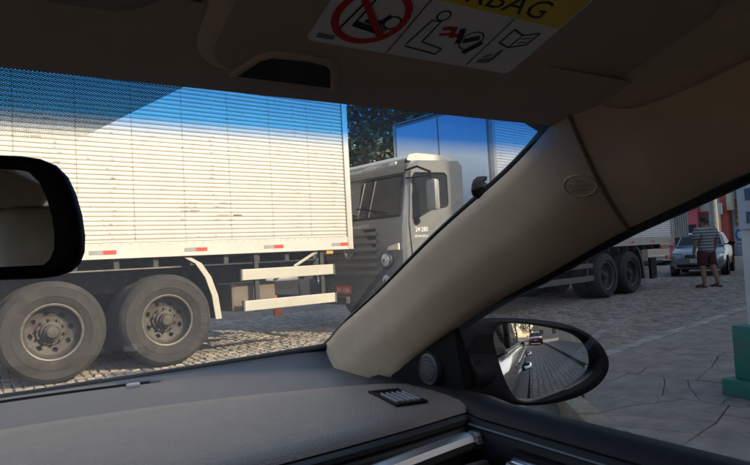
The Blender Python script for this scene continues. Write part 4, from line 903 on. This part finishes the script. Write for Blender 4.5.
for s in (1, -1):
    q = MB(); rows = []
    for ri_, (a, c) in enumerate(zip(Ic, Oc)):
        en = max(0, (ri_/KI-.55)/.45); en = en*en*(3-2*en); mid = (a+c)/2; nrm = Vector((-.62, -.62, -.25)).normalized().lerp(Vector((-.45, -.15, -.85)).normalized(), en); row = []
        for k in range(13):
            t = k/12; p = a.lerp(c, t); bu = (t/.42)**.75 if t < .42 else 1-.75*((t-.42)/.58)**2.2 if t < .999 else 0; row.append(mirx(p + nrm*(.040*max(0, bu)*(1-en) + .012*(1-(2*t-1)**2)*en)*(.4+.6*min(1, (a-c).length/.2)), s))
        row = [mirx(a, s)+Vector((.012*s, .012, .006))]+row+[mirx(c, s)+Vector((.016*s, -.004, .0))]
        rows.append(row)
    if s == 1: seam_row = [Vector(p) for p in rows[-1][1:-1]]
    q.grid(rows); p_ = q.build('pillar_trim', beige, car, smooth=70)
    if s == 1:
        pv = [v.co.copy() for v in p_.data.vertices]; pillar_bvh = BVHTree.FromPolygons(pv, [tuple(f.vertices) for f in p_.data.polygons]); pillar_o = p_
    # black seals along both edges
    q = MB(); q.tube([mirx(a, s)+Vector((.008*s, .01, .004)) for a in Ic], .0045, 6); q.tube([mirx(c, s)+Vector((.010*s, .0, -.001)) for c in Oc]+[Vector((p[0]*s+.010*s, p[1], p[2]-.001)) for p in Rail], .0075, 6); q.build('seal', rubber, car, smooth=60)
    # headliner side rail between the seam and the window
    U_, R_ = resamp(Up, 30), resamp(Rail, 30); q = MB(); rows = []
    for a, c in zip(U_, R_):
        row = []
        for k in range(9):
            t = k/8; p = a.lerp(c, t) + Vector((-.45, -.15, -.85)).normalized()*.012*(1-(2*t-1)**2); row.append(mirx(p, s))
        rows.append(row)
    rows.insert(0, [p + Vector((.03*s, .03, .03)) for p in rows[0]])
    q.grid(rows); q.build('roof_rail_trim', beige, car, smooth=70)
    R2 = [p_ for p_ in resamp(Rail, 30) if p_.y < .37]
    # body of the pillar, outside
    q = MB(); rows = []
    for a, c in zip(Ic, Oc):
        o1, o2 = mirx(a, s)+Vector((.016*s, .004, .004)), mirx(c, s)+Vector((.035*s, .0, .01)); md = (o1+o2)/2+Vector((.035*s, .02, .02)); rows.append([o1, md, o2])
    q.grid(rows); q.grid([[mirx(p, s)+Vector((.02*s, 0, -.004)), mirx(p, s)+Vector((.05*s, 0, .015)), Vector((.68*s, p.y, 1.335)), Vector((.55*s, p.y, 1.41 if p.y < .25 else 1.375))] for p in R2]); q.build('pillar_body', mat('car_paint_dark', (.022, .024, .028), .2, .2, var=.02, coat=.8), car, smooth=60)

# seam groove between pillar trim and roof rail, laid on the surfaces
pts = [p - (p-EYE).normalized()*.0014 for p in seam_row]
q = MB(); q.tube(pts, .0019, 6); q.build('seam', mat('seam_shadow_gap', (.15, .11, .08), .8), pillar_o)
# airbag mark moulded into the trim
h_, nn, _, _ = pillar_bvh.ray_cast(EYE, ray(580, 186))
if nn.dot(ray(580, 186)) > 0: nn = -nn
ux = (pillar_bvh.ray_cast(EYE, ray(586, 185.2))[0]-h_).normalized(); uy = nn.cross(ux)
uy = (uy + 0*ux); Mt = Matrix.Identity(4)
for i in range(3): Mt[i][0], Mt[i][1], Mt[i][2], Mt[i][3] = ux[i], uy[i], nn[i], h_[i]
def onto(p):
    w = Mt @ Vector(p); r0 = pillar_bvh.find_nearest(w); return r0[0] + nn*(.0004+p[2])
q = MB(); K = 48; rows = []
sx_, sy_ = .0185, .0165
for k in range(K):
    a = 2*math.pi*k/K; row = []
    for dr, dz in ((-.0006, -.0004), (-.0003, .0006), (.0003, .0006), (.0006, -.0004)): row.append(onto(((sx_+dr)*math.cos(a), (sy_+dr)*math.sin(a), dz)))
    rows.append(row)
rows.append(rows[0]); q.grid(rows)
for i, (tx, sz) in enumerate((('SRS', .0062), ('CURTAIN', .0060), ('AIRBAG', .0060))):
    vs, fs = text_geo(tx, sz); q.add([onto((v.x, v.y+.0068-.0068*i, .0001)) for v in vs], fs, 1)
q.build('airbag_mark', [beige, mat('moulded_letter', (.24, .19, .145), .7)], pillar_o)

# roof: headliner inside, sheet metal outside
def roof_z(y): return 1.343 + (.42-y)*.33*.9 if y > .15 else 1.343+.0802+(.05*(1-math.exp(-(.15-y)*4)))
q = MB(); rows = []
for i in range(41):
    y = .455-.035*i if i < 20 else -.21-.06*(i-19)
    row = []
    ue = resamp(Up, 60); ex, ez = min(((abs(p.y-y), p.x, p.z) for p in ue))[1:]; ex += .03; ez -= .018
    for k in range(21):
        u = -1+k/10; zz = roof_z(y) + .022; w = abs(u)**10; row.append((u*ex, y-.0*u*u, lerp(zz, ez+.001, w)))
    rows.append(row)
q.grid(rows); q.build('headliner', liner, car, smooth=70)
q = MB(); rows = []
for i in range(25):
    t = i/24; y = .47-2.2*t; c_ = .065*math.sin(math.pi*min(1, t*1.1+.12)); rows.append([(u*(.70 if abs(u) > .9 else .66), y-.02*u*u, 1.375+c_+.0-.055*abs(u)**4) for u in [-1+k/8 for k in range(17)]])
q.grid(rows); paint_d = MATS['car_paint_dark']; q.build('roof', paint_d, car, smooth=70)
# header trim strip under the front edge of the roof
q = MB(); q.grid([[ws_pt(s_, 1.0)+Vector((0, .0, -.002)), ws_pt(s_, 1.03)+Vector((0, -.02, -.001)), ws_pt(s_, 1.03)+Vector((0, -.06, .014))] for s_ in [-1+k/12 for k in range(25)]]); q.build('header_trim', visor_m, car, smooth=60)

# sun visor, folded up against the header
VO = Vector((0, .42, 1.348)); VN = Vector((0, .33, 1)).normalized(); VB = Vector((0, -1, .33)).normalized()
def vis(a, b, d=0): return VO + Vector((a, 0, 0)) + VB*b - VN*d          # a across, b backwards, d downwards
def rrect(x0, y0, x1, y1, r, k=6, rr=None):
    P = []
    for i, (cx, cy, a0) in enumerate(((x1-r, y0+r, -90), (x1-r, y1-r, 0), (x0+r, y1-r, 90), (x0+r, y0+r, 180))):
        for j in range(k+1): a = R(a0+90*j/k); P.append((cx+r*math.cos(a), cy+r*math.sin(a)))
    return P
def slab_on_visor(mb, P, d0, d1, rad=.006, mi=0):
    c = (sum(p[0] for p in P)/len(P), sum(p[1] for p in P)/len(P)); rows = []
    def sh(p, k): v = Vector((p[0]-c[0], p[1]-c[1])); L = v.length; return (c[0]+v.x*(L-k)/L, c[1]+v.y*(L-k)/L)
    for k, d in ((0, d0), (0, d0+(d1-d0)*.45), (rad*.3, d0+(d1-d0)*.8), (rad, d1)): rows.append([vis(*sh(p, k), d) for p in P])
    mb.grid(rows, mi, closed=True); mb.add(rows[-1], [tuple(range(len(P)))], mi); mb.add(rows[0], [tuple(range(len(P)))], mi)
visor = MB(); slab_on_visor(visor, rrect(.118, .004, .52, .19, .03), -.002, .016, .012)
visor = visor.build('sun_visor', visor_m, car, smooth=50)
vl = MB(); slab_on_visor(vl, rrect(-.52, .004, -.10, .19, .03), -.002, .016, .012); vl.build('sun_visor', visor_m, car, smooth=50)
# flat patch on the visor, coloured as the shade inside a finger recess
P = [(.150, .006), (.162, .030), (.170, .036), (.196, .038), (.214, .036), (.222, .030), (.234, .006)]
q = MB(); q.poly([vis(a_, b_, .0166) for a_, b_ in P]); rc_ = q.build('recess_shade_patch', mat('recess_shade', (.03, .026, .023), .8), visor)
q = MB(); q.tube([vis(a_, b_, .016) for a_, b_ in P], .0032, 8); q.build('recess_lip', visor_m, visor, smooth=60)
# overhead console in the middle
q = MB(); slab_on_visor(q, rrect(-.085, .03, .10, .34, .035), -.012, .010, .02); oc = q.build('overhead_console', mat('console_beige', (.34, .28, .23), .8, var=.05), car, smooth=50)

# airbag warning sticker on the visor: layered printing
lab = MB(); D = .0163
LX0, LX1, LY0, LY1 = .186, .379, .056, .165
def L(u, v): return (LX0+(LX1-LX0)*u, LY0+(LY1-LY0)*v)
P = rrect(LX0, LY0, LX1, LY1, .006); lab.poly([vis(*p, D) for p in P], 0)
Wd, Hd = LX1-LX0, LY1-LY0; sc = Wd/10                       # 10 units across
def lp(pts, mi, d=.0002): lab.poly([vis(LX0+a*sc, LY0+b*sc, D+d) for a, b in pts], mi)
def stroke(pts, w, mi, d=.0003, close=False):
    if close: pts = pts+[pts[0]]
    for (a, b), (c, e_) in zip(pts, pts[1:]):
        v = Vector((c-a, e_-b)); v.normalize(); nx, ny = -v.y*w/2, v.x*w/2; ex, ey = v.x*w*.35, v.y*w*.35
        lp([(a+nx-ex, b+ny-ey), (c+nx+ex, e_+ny+ey), (c-nx+ex, e_-ny+ey), (a-nx-ex, b-ny-ey)], mi, d)
def ring(cx, cy, r0, r1, mi, d=.0003, k=40, sx=1):
    for i in range(k):
        a, b = 2*math.pi*i/k, 2*math.pi*(i+1)/k
        lp([(cx+sx*r0*math.cos(a), cy+r0*math.sin(a)), (cx+sx*r1*math.cos(a), cy+r1*math.sin(a)), (cx+sx*r1*math.cos(b), cy+r1*math.sin(b)), (cx+sx*r0*math.cos(b), cy+r0*math.sin(b))], mi, d)
# yellow heading with the word AIRBAG
lp([(.12, 3.15), (9.9, 3.15), (9.9, 4.9), (.12, 4.9)], 1)
vs, fs = text_geo('AIRBAG', 1.35); lab.add([vis(LX0+(5.9+v.x*1.15)*sc, LY0+(3.78+v.y)*sc, D+.0004) for v in vs], fs, 2)
lp([(1.6, 3.4), (2.9, 3.4), (2.25, 4.5)], 2, .0003); lp([(2.2, 3.75), (2.3, 3.75), (2.32, 4.2), (2.18, 4.2)], 1, .0004)
for u in (3.45, 7.45): stroke([(u, .12), (u, 3.1)], .05, 2)
# seat with a child seat, crossed out in red
stroke([(.95, .95), (1.25, 2.6), (1.5, 2.65), (1.35, 1.2), (2.5, 1.0)], .09, 2); stroke([(1.45, 1.25), (2.45, 1.1)], .3, 2); stroke([(1.75, 1.5), (2.3, 1.55), (2.45, 1.9)], .22, 2); stroke([(2.0, 1.45), (2.6, 1.2)], .3, 3)
ring(2.72, 1.65, .28, .36, 2)
ring(1.8, 1.75, 1.18, 1.46, 4, .0005); stroke([(.85, 2.72), (2.75, .78)], .26, 4, .0006)
# seat, child and inflating bag
stroke([(3.95, .75), (4.15, 2.15), (4.55, 2.2), (4.5, 1.0), (5.6, .8), (5.55, .45), (3.95, .6)], .07, 2); ring(4.45, 2.5, .22, .29, 2)
stroke([(4.95, 1.9), (5.35, 2.0), (5.5, 1.6), (5.9, 1.75)], .22, 4); stroke([(5.0, 1.55), (5.3, 1.65)], .16, 4); stroke([(5.75, 2.0), (6.05, 1.35)], .26, 2)
ring(6.55, 1.55, .5, .56, 2, sx=.9); stroke([(6.3, 1.5), (6.7, 1.75)], .3, 2); stroke([(6.75, .9), (7.05, 1.5)], .3, 2)
# book and pointing hand
stroke([(7.9, 1.75), (8.55, 1.6), (9.25, 1.95), (9.3, 2.7), (8.6, 2.4), (7.95, 2.6)], .09, 2, close=True); stroke([(8.55, 1.6), (8.6, 2.4)], .07, 2)
stroke([(8.75, 2.2), (9.1, 2.35)], .05, 2); stroke([(8.75, 1.95), (9.1, 2.1)], .05, 2)
stroke([(7.85, .55), (8.35, .75), (8.4, 1.3)], .2, 3); stroke([(7.9, .8), (8.1, 1.0)], .14, 3); lp([(7.75, .35), (8.4, .5), (8.4, .75), (7.75, .6)], 3)
lp([(.3, .25), (1.0, .25), (1.0, .5), (.3, .5)], 3)
stk = lab.build('warning_label', [mat('sticker_white', (.86, .82, .78), .4, var=.02), mat('sticker_yellow', (.86, .58, .03), .4, var=.02), mat('print_black', (.02, .02, .02), .5), mat('print_grey', (.2, .19, .19), .5), mat('print_red', (.62, .02, .03), .5)], visor)

# inside mirror
RC = Vector((-.065, .455, 1.236)); RN = Vector((-.22, -.97, -.03)).normalized()
def plane_px(pts, c, nrm): return [hit(px, py, c, nrm) for px, py in pts]
rim_o = plane_px([(0, 155), (20, 155.5), (40, 158.5), (56, 165), (68, 177), (76, 194), (82, 215), (85, 236), (84.5, 252), (80, 264), (71, 272), (58, 276.5), (40, 279), (0, 280.5)], RC, RN)
gl_o = plane_px([(0, 169), (20, 170.5), (38, 173.5), (50, 179), (57.5, 188), (63, 202), (67, 220), (70, 238), (69.5, 250), (66, 258), (58, 263), (44, 265), (0, 267)], RC, RN)
ax_ = Vector((0, 0, 1)).cross(RN).normalized()
def close_left(P):
    # mirror the outline about the middle of the mirror to get its other end
    c0 = RC; out = list(P)
    for p in reversed(P): d = (p-c0).dot(ax_); out.append(p-ax_*2*d)
    return out
ro, go = close_left(rim_o), close_left(gl_o)
cm = sum(ro, Vector())/len(ro)
def shr(P, k, b): return [cm+(p-cm)*k - RN*b for p in P]
q = MB(); q.grid([go, [g_.lerp(r_, .35)+RN*.003 for g_, r_ in zip(go, ro)] if len(go) == len(ro) else go], closed=True) if False else None
q = MB(); rows = [shr(ro, .86, -.004), shr(ro, .93, -.0065), shr(ro, .98, -.004), shr(ro, 1.0, .002), shr(ro, .99, .014), shr(ro, .90, .030), shr(ro, .6, .040)]
rows.insert(0, [c_+RN*.0015 for c_ in [min(((g2-r2).length, i, g2) for i, g2 in enumerate(go))[2] for r2 in ro]])
q.grid(rows, closed=True); q.add(rows[-1], [tuple(range(len(ro)))]); rvm = q.build('inside_mirror', black, car, smooth=60)
q = MB(); q.poly([p+RN*.0012 for p in go]); q.build('mirror_glass', tint_mirror, rvm)
q = MB(); q.tube([cm-RN*.035, cm-RN*.05+Vector((0, .01, .03)), ws_pt(-.1, .90)], [.012, .011, .016], 10); q.build('mirror_stem', black, rvm, smooth=50)

# dashboard: a profile swept across the car
def ybase(x): return 1.63-.225*(x/.8)**2
def ypad(x): return 1.205-.40*x*x
def yrear(x): return .755+.03*max(0, (x-.3)/.4)**2
q = MB(); rows = []; mats_i = []
XS = [-.78+1.535*k/60 for k in range(61)]
def slot(x):
    t = max(0, min(1, (.335-abs(x))/.02)); return t*t*(3-2*t)
for x in XS:
    yb, yp, yr = ybase(x), ypad(x), yrear(x); sl_ = slot(x); e_ = max(0, (abs(x)-.64)/.12)**2*.012
    ys = yp + (yb-yp)*.77
    rows.append([Vector(p) for p in ((x, yb+.02, .914-e_+.05*(x/.8)**2), (x, yb-.012, .926-e_+.05*(x/.8)**2), (x, ys+.018, .930-e_), (x, ys+.010, .930-.012*sl_-e_), (x, ys-.010, .930-.014*sl_-e_), (x, ys-.016, .9305-e_), (x, (ys+yp)/2, .930-e_), (x, yp+.006, .928-e_),
                     (x, yp+.002, .936-e_), (x, yp-.006, .943-e_), (x, yp-.05, .9445-e_), (x, lerp(yp, yr, .5), .9475-e_), (x, yr+.07, .946-e_), (x, yr+.03, .9435-e_), (x, yr+.008, .938-e_), (x, yr+.001, .930-e_))])
q = MB(); q.grid([r[:8] for r in rows]); dash = q.build('dashboard', shelf_m, car, smooth=55)
q = MB(); q.grid([r[7:] for r in rows]); q.build('dash_pad', dash_m, dash, smooth=70)
q = MB(); q.grid([[r[2]+Vector((0, 0, .0004)), r[3]+Vector((0, 0, .0005)), r[4]+Vector((0, 0, .0005)), r[5]+Vector((0, 0, .0004))] for r, x in zip(rows, XS) if abs(x) < .325]); q.build('defroster_slot', black, dash)
q = MB(); q.box(.262, 1.474, .9245, .292, 1.490, .937, ch=.004); q.build('slot_clip', mat('clip_grey', (.4, .4, .4), .4), dash)
# rolled edge, gap and dark fascia under the pad
q = MB(); rr = []
for x in XS:
    yr = yrear(x); e_ = max(0, (abs(x)-.64)/.12)**2*.012
    rr.append([(x, yr+.001, .930-e_), (x, yr+.004, .928-e_), (x, yr-.004, .927-e_), (x, yr-.010, .923-e_), (x, yr-.011, .916-e_), (x, yr-.005, .912-e_), (x, yr-.010, .910-e_), (x, yr-.014, .905-e_), (x, yr-.016, .885), (x, yr-.02, .80), (x, yr+.02, .55), (x, yr+.25, .35)])
q.grid(rr); q.build('dash_fascia', trim_dark, dash, smooth=45)
# satin metal trim that turns down at the door end
path = [(.24, .715, .882), (.34, .718, .888), (.45, .722, .893), (.55, .728, .8975), (.62, .732, .900), (.652, .733, .898), (.669, .734, .888), (.675, .733, .870), (.676, .728, .82), (.676, .722, .76)]
pp = resamp(path, 40); q = MB(); rows = []
for i, p in enumerate(pp):
    t_ = (pp[min(i+1, 40)]-pp[max(i-1, 0)]).normalized(); nn = t_.cross(Vector((0, -1, 0))).normalized()
    if nn.z < 0 and i < 20: nn = -nn
    if i >= 20 and nn.x < 0 and abs(nn.x) > .3: nn = -nn
    w_ = .0135; rows.append([p+nn*w_*a + Vector((0, -b_, 0)) for a, b_ in ((-1.0, -.01), (-1.0, .004), (-.62, .009), (-.55, .006), (-.48, .010), (.2, .013), (.8, .008), (1.0, .0), (1.0, -.01))])
q.grid(rows); q.build('metal_trim', mat('satin_trim', (.50, .50, .51), .32, .9, var=.03), dash, smooth=35)
q = MB(); q.box(.30, .712, .72, .655, .726, .872, ch=.01); q.build('glovebox_lid', mat('vent_bezel', (.16, .14, .12), .6), dash, smooth=40)
# side demister vent with bright fins
cs = [hit(px, py, (0, 0, .949), (0, 0, 1)) for px, py in ((368, 391.5), (398, 388.5), (428, 401), (396, 405.5))]
q = MB(); c = sum(cs, Vector())/4
q.grid([[p + Vector((0, 0, -.002)) for p in cs], [p + Vector((0, 0, .0012)) for p in cs], [c+(p-c)*.86+Vector((0, 0, .0012)) for p in cs], [c+(p-c)*.84+Vector((0, 0, -.0010)) for p in cs]], closed=True); q.poly([c+(p-c)*.84+Vector((0, 0, -.001)) for p in cs]); sv = q.build('side_vent', black, car)
fin = mat('vent_fin', (.22, .21, .20), .5)
for k in range(5):
    t0 = .16+.17*k; a = cs[0].lerp(cs[3], .30).lerp(cs[1].lerp(cs[2], .30), t0); b_ = cs[0].lerp(cs[3], .84).lerp(cs[1].lerp(cs[2], .84), t0+.02); w_ = (cs[1]-cs[0])*.055
    q = MB(); q.add([a-w_*.1+Vector((0, 0, .001)), a+w_*.2+Vector((0, 0, .004)), b_+w_*1.6+Vector((0, 0, .002)), b_-w_*.6+Vector((0, 0, .001))], [(0, 1, 2, 3)]); q.prism([a+Vector((0, 0, -.003)), b_+w_*1.5+Vector((0, 0, -.003)), b_-w_*.5+Vector((0, 0, -.003))], (0, 0, .005)); q.build('vent_fin', fin, sv)
# cowl and wiper outside
q = MB(); q.grid([[(x, ybase(x)+.01, .900), (x, ybase(x)+.10, .878), (x, ybase(x)+.14, .872), (x, 2.25, .775-.05*x*x), (x, 2.5, .60-.05*x*x)] for x in [-.80+1.6*k/16 for k in range(17)]]); q.build('bonnet', black, car, smooth=40)
q = MB(); q.tube([(-.1, 1.70, .912), (.20, 1.66, .921), (.50, 1.59, .936)], .0045, 6); q.tube([(-.1, 1.74, .900), (.24, 1.67, .922)], .006, 6); q.build('wiper', rubber, car)
# the black ceramic edge of the glass shows as a thin line above the dash
q = MB(); q.tube([ws_pt(-1+2*k/40, .006)+Vector((0, -.004, .001)) for k in range(41)], .0115, 6); q.build('windscreen_seal', rubber, car)

def loop_smooth(P, k):
    n_ = len(P); out = []
    for i in range(k):
        u = i*n_/k; j = int(u); f = u-j; p0, p1, p2, p3 = (P[(j+d) % n_] for d in (-1, 0, 1, 2))
        out.append(.5*((2*p1) + (p2-p0)*f + (2*p0-5*p1+4*p2-p3)*f*f + (3*p1-p0-3*p2+p3)*f**3))
    return out
# doors (right one in view), glass, door mirrors and outer panels on both sides
belt = lambda y: .943
for s in (1, -1):
    dr = bpy.data.objects.new('door', None); COL.objects.link(dr); dr.parent = car
    q = MB(); prof = [(.735, .940), (.722, .944), (.702, .951), (.682, .950), (.668, .940), (.662, .930), (.664, .926), (.660, .922), (.655, .905), (.650, .89), (.655, .872), (.672, .85), (.68, .6), (.66, .3)]
    ys_ = [1.12, 1.0, .9, .80, .74, .6, .4, .2, 0, -.3, -.7, -1.2]
    q.grid([[(s*(a+(.016 if y > .78 else 0)), y, z-(.012 if y > .95 else 0)) for a, z in prof] for y in ys_]); q.build('door_panel', mat('door_black', (.008, .008, .0085), .6, spec=.22, var=.06, scale=30, bump=.1, bscale=400), dr, smooth=40)
    q = MB(); q.tube([(s*.657, y, .917) for y in (.76, .5, .2, -.2, -.7)], .0028, 6); q.build('belt_trim', mat('belt_trim_grey', (.05, .05, .05), .4), dr)
    hx = .652
    q = MB(); q.box(s*(hx-.012), .545, .868, s*(hx+.01), .655, .904, ch=.008); q.build('handle_bezel', black, dr, smooth=40)
    q = MB(); q.box(s*(hx-.02), .585, .874, s*(hx-.008), .646, .897, ch=.006); q.tube([(s*(hx-.022), .645, .886), (s*(hx-.03), .60, .887), (s*(hx-.022), .56, .892)], [.007, .006, .005], 8); q.build('door_handle', chrome, dr, smooth=40)
    gx = lambda z: .738-.27*(z-.942)
    top = [(.733, 1.05, .945), (.704, .85, 1.056), (.695, .76, 1.097), (.672, .585, 1.163), (.66, .489, 1.202), (.647, .361, 1.243), (.641, .295, 1.264), (.637, .15, 1.29), (.635, 0, 1.30), (.635, -.25, 1.305)]
    q = MB(); tp = resamp(top[1:], 28); q.grid([[(s*(gx(.93)), p.y, .93), (s*gx((p.z+.95)/2), p.y, (p.z+.95)/2), (s*gx(p.z+.008), p.y, p.z+.008)] for p in tp]); q.build('window_glass', glass_side if s > 0 else glass_clear, dr, smooth=60)
    sail = MB(); P = [(.7215, 1.10, .90), (.7185, 1.07, .945), (.712, .97, .997), (.702, .85, 1.058), (.7, .835, 1.06), (.7185, .838, .94), (.72, .84, .90)]
    sail.prism([(s*a, y, z) for a, y, z in P], (s*.02, 0, 0)); sl2 = sail.build('sail_panel', black, dr)
    M = frame(Vector((s*.713, .925, .980)), (0, -s, 0) if s > 0 else (0, 1, 0), (0, 0, 1))
    if M.to_3x3().col[2].x*s > 0: M = frame(Vector((s*.713, .925, .980)), (0, s, 0), (0, 0, 1)); 
    if M.to_3x3().col[2].x*s > 0: M = frame(Vector((s*.713, .925, .980)), (0, -s, 0), (0, 0, 1))
    q = MB(); q.lathe([(.036, -.004), (.034, .006), (.031, .010), (.0285, .007)], M, 36); tw = q.build('tweeter', black, sl2, smooth=50) if False else q.build('tweeter', trim_dark, car, smooth=50)
    q = MB(); q.lathe([(.0285, .007), (.02, .010), (.0, .012)], M, 32)
    for rr_ in (.009, .0155, .022):
        k = int(rr_*1100)
        for i in range(k): a = 2*math.pi*i/k; q.lathe([(.0016, .0105), (0, .0128)], M @ Matrix.Translation((rr_*math.cos(a), rr_*math.sin(a), 0)), 5)
    q.build('speaker_grille', mat('speaker_mesh', (.045, .044, .043), .5), tw)
    # B pillar
    q = MB(); q.box(s*.62, -.36, .3, s*.72, -.25, 1.33, ch=.02); q.build('centre_pillar', beige, car, smooth=40)
    # outside
    q = MB(); pr = [(.742, .915), (.775, .900), (.83, .868), (.868, .79), (.885, .62), (.875, .42), (.84, .24), (.80, .20)]
    q.grid([[(s*(a-(.03 if y < -1.7 else 0)), y, z) for a, z in pr] for y in (1.5, 1.1, .7, .2, -.3, -.9, -1.5, -2.0, -2.4)]); q.build('door_skin', paint_d, dr, smooth=60)
    q = MB(); q.tube([(s*.765, y, .938) for y in (.1, 0, -.6, -1.4, -1.9)], .009, 6); q.tube([(s*.847, y, .868) for y in (.1, 0, -.6, -1.4, -1.9)], .006, 6); q.build('chrome_strip', chrome, dr)
    for y in (-.12, -1.15): 
        q = MB(); q.tube([(s*.868, y, .80), (s*.915, y-.03, .805), (s*.915, y-.17, .808), (s*.868, y-.2, .806)], .014, 8); q.build('outer_handle', chrome, dr, smooth=50)
    q = MB(); q.grid([[(s*.744, y, .945), (s*(.66+.0*z), y if z < 2 else y, zt)] for y, zt, z in ((-.25, 1.34, 0), (-.8, 1.34, 0), (-1.3, 1.31, 0), (-1.75, 1.10, 0))]); q.build('rear_window', glass_side if s > 0 else glass_clear, dr)
    q = MB(); q.box(s*.655, -.40, .94, s*.75, -.26, 1.35, ch=.01, mx=None); q.build('pillar_cover', black, dr)
    for y in (1.9, -1.35):
        q = MB(); q.lathe([(.18, .0), (.22, .03), (.30, .03), (.325, 0), (.325, -.18), (.2, -.18)], frame(Vector((s*.86, y, .325)), (0, s, 0), (0, 0, 1)), 28); q.build('wheel', tyre_dark, car, smooth=40)
    # door mirror
    mc = Vector((s*.95, .853, .966)); mn = Vector((-.384*s, -.923, .033)).normalized()
    hp = [(459, 327), (466, 321), (482, 318.5), (505, 318), (530, 319), (552, 321.5), (572, 326), (589, 334), (601, 345), (608, 358), (608.5, 369), (603, 380), (592, 390), (575, 398), (556, 403), (536, 405.5), (515, 405), (498, 403), (478, 399), (462, 396), (457, 385), (456, 355)]
    c0 = Vector((.95, .853, .966)); n0 = Vector((-.384, -.923, .033)).normalized()
    ring_ = [mirx(p, s) for p in loop_smooth(plane_px(hp, c0, n0), 66)]
    gp_ = [(497, 327), (507, 323.5), (522, 323.5), (548, 327), (570, 332), (584, 339), (593, 350), (596, 362), (593, 372), (583, 381), (566, 390), (548, 397), (533, 401), (521, 400.5), (514, 396), (506, 382), (499, 362), (494.5, 345), (493.5, 335)]
    gring = [mirx(p, s) for p in loop_smooth(plane_px(gp_, c0, n0), 60)]
    cc = sum(ring_, Vector())/len(ring_); back = -mn
    def sc2(k, b, w=0): return [cc+(p-cc)*k+back*b for p in ring_]
    q = MB(); gc = sum(gring, Vector())/len(gring)
    import itertools
    def near_g(p):
        d = p-gc; best = None
        for a_, b2 in zip(gring, gring[1:]+gring[:1]):
            # intersection of the ray gc->p with the edge, in the mirror plane
            ex = (b2-a_); A = Matrix(((d.dot(mx_), -ex.dot(mx_)), (d.dot(my_), -ex.dot(my_))))
            if abs(A.determinant()) < 1e-9: continue
            rhs = Vector(((a_-gc).dot(mx_), (a_-gc).dot(my_))); t_, u_ = A.inverted() @ rhs
            if t_ > 0 and -1e-6 <= u_ <= 1+1e-6: best = gc+d*t_
        return best or a_
    mx_ = Vector((0, 0, 1)).cross(mn).normalized(); my_ = mn.cross(mx_)
    inner = [near_g(p) for p in ring_]
    rows = [[p+back*.012 for p in inner], inner, [a_.lerp(b2, .35)-back*.004 for a_, b2 in zip(inner, ring_)], [a_.lerp(b2, .8)-back*.002 for a_, b2 in zip(inner, ring_)], ring_, sc2(1.0, .012), sc2(.97, .035), sc2(.86, .07), sc2(.6, .10), sc2(.2, .115)]
    q.grid(rows, closed=True); q.add(rows[-1], [tuple(range(len(ring_)))]); hs_ = q.build('wing_mirror', mat('mirror_black', (.0045, .0045, .005), .45, var=.05, spec=.2), car, smooth=60)
    # slightly convex glass
    N_ = 14; rowsg = []
    for i in range(N_+1): rowsg.append([gc+(p-gc)*(i/N_)*1.02 + back*(.006+.5*((p-gc).length*i/N_)**2/1.1) for p in gring])
    q = MB(); q.grid(rowsg, closed=True); q.build('mirror_glass', mirror_m, hs_, smooth=180)
    q = MB(); st = [Vector((s*.735, .86, 1.0)), Vector((s*.76, .87, .965)), Vector((s*.80, .90, .955)), Vector((s*.86, .925, .95))]; q.tube(st, [.018, .02, .024, .03], 12); q.build('mirror_foot', black, hs_, smooth=60)
q = MB(); q.grid([[(x, -1.70, 1.33), (x*1.05, -2.1, 1.0), (x*1.1, -2.3, .95)] for x in (-.62, -.3, 0, .3, .62)]); q.build('rear_screen', glass_dark if False else glass_side, car)
q = MB(); q.box(-.8, -2.6, .25, .8, 1.6, .33); q.build('floor_pan', black, car)
q = MB(); q.box(-.8, -2.62, .3, .8, -2.4, .95, ch=.04); q.box(-.7, -2.4, .86, .7, -1.75, .92); q.build('tailgate', paint_d, car)
seat_m = mat('seat_cloth', (.5, .45, .38), .85, var=.08, scale=20)
for x, y in ((-.38, -.55), (.38, -.55), (-.38, -1.5), (.38, -1.5)):
    q = MB(); q.box(x-.24, y+.02, .42, x+.24, y+.55, .58, ch=.06); q.box(x-.24, y-.18, .5, x+.24, y-.02, 1.10, ch=.06); st_ = q.build('seat', seat_m, car, smooth=50)
    q = MB(); q.box(x-.13, y-.2, 1.13, x+.13, y-.09, 1.29, ch=.04); q.tube([(x-.06, y-.13, 1.08), (x-.06, y-.13, 1.16)], .007, 6); q.tube([(x+.06, y-.13, 1.08), (x+.06, y-.13, 1.16)], .007, 6); q.build('headrest', seat_m, st_, smooth=50)

# small suction holder stuck to the windscreen beside the pillar
c = hit(480.5, 187, ws_pt(.85, .85), (ws_pt(.85, .85)-ws_pt(.85, .75)).cross(Vector((1, 0, 0))))
t = thing('suction_holder', 'small black suction holder stuck to the windscreen beside the beige pillar', 'holder', c)
nz_ = -ray(481.5, 190); tx = AX; ty = nz_.cross(tx).normalized(); M0 = Matrix.Identity(4)
for i in range(3): M0[i][0], M0[i][1], M0[i][2] = 1.2*tx[i], 1.2*ty[i], 1.2*nz_[i]
q = MB(); q.lathe([(0, -.008), (.0090, -.008), (.0102, -.004), (.0100, .003), (.0075, .006), (.0068, .003), (0, .003)], M0 @ Matrix.Translation((-.0005, -.0035, 0)) @ Matrix.Rotation(R(-25), 4, 'Y'), 28); q.build('cup', black, t, smooth=45)
q = MB(); q.prism([M0 @ Vector((a, b_, -.004)) for a, b_ in ((-.0105, .0005), (-.0085, .0075), (-.004, .0115), (.004, .0125), (.0078, .0115), (.0068, .0075), (.003, .0055), (-.003, .0055), (-.007, .0035))], M0.to_3x3() @ Vector((0, 0, .009))); q.build('lever', black, t)
q = MB(); q.tube([M0 @ Vector((.006, -.001, 0)), M0 @ Vector((.013, .0015, -.002)), M0 @ Vector((.018, .002, -.004))], .0028, 8); q.build('stem', black, t)
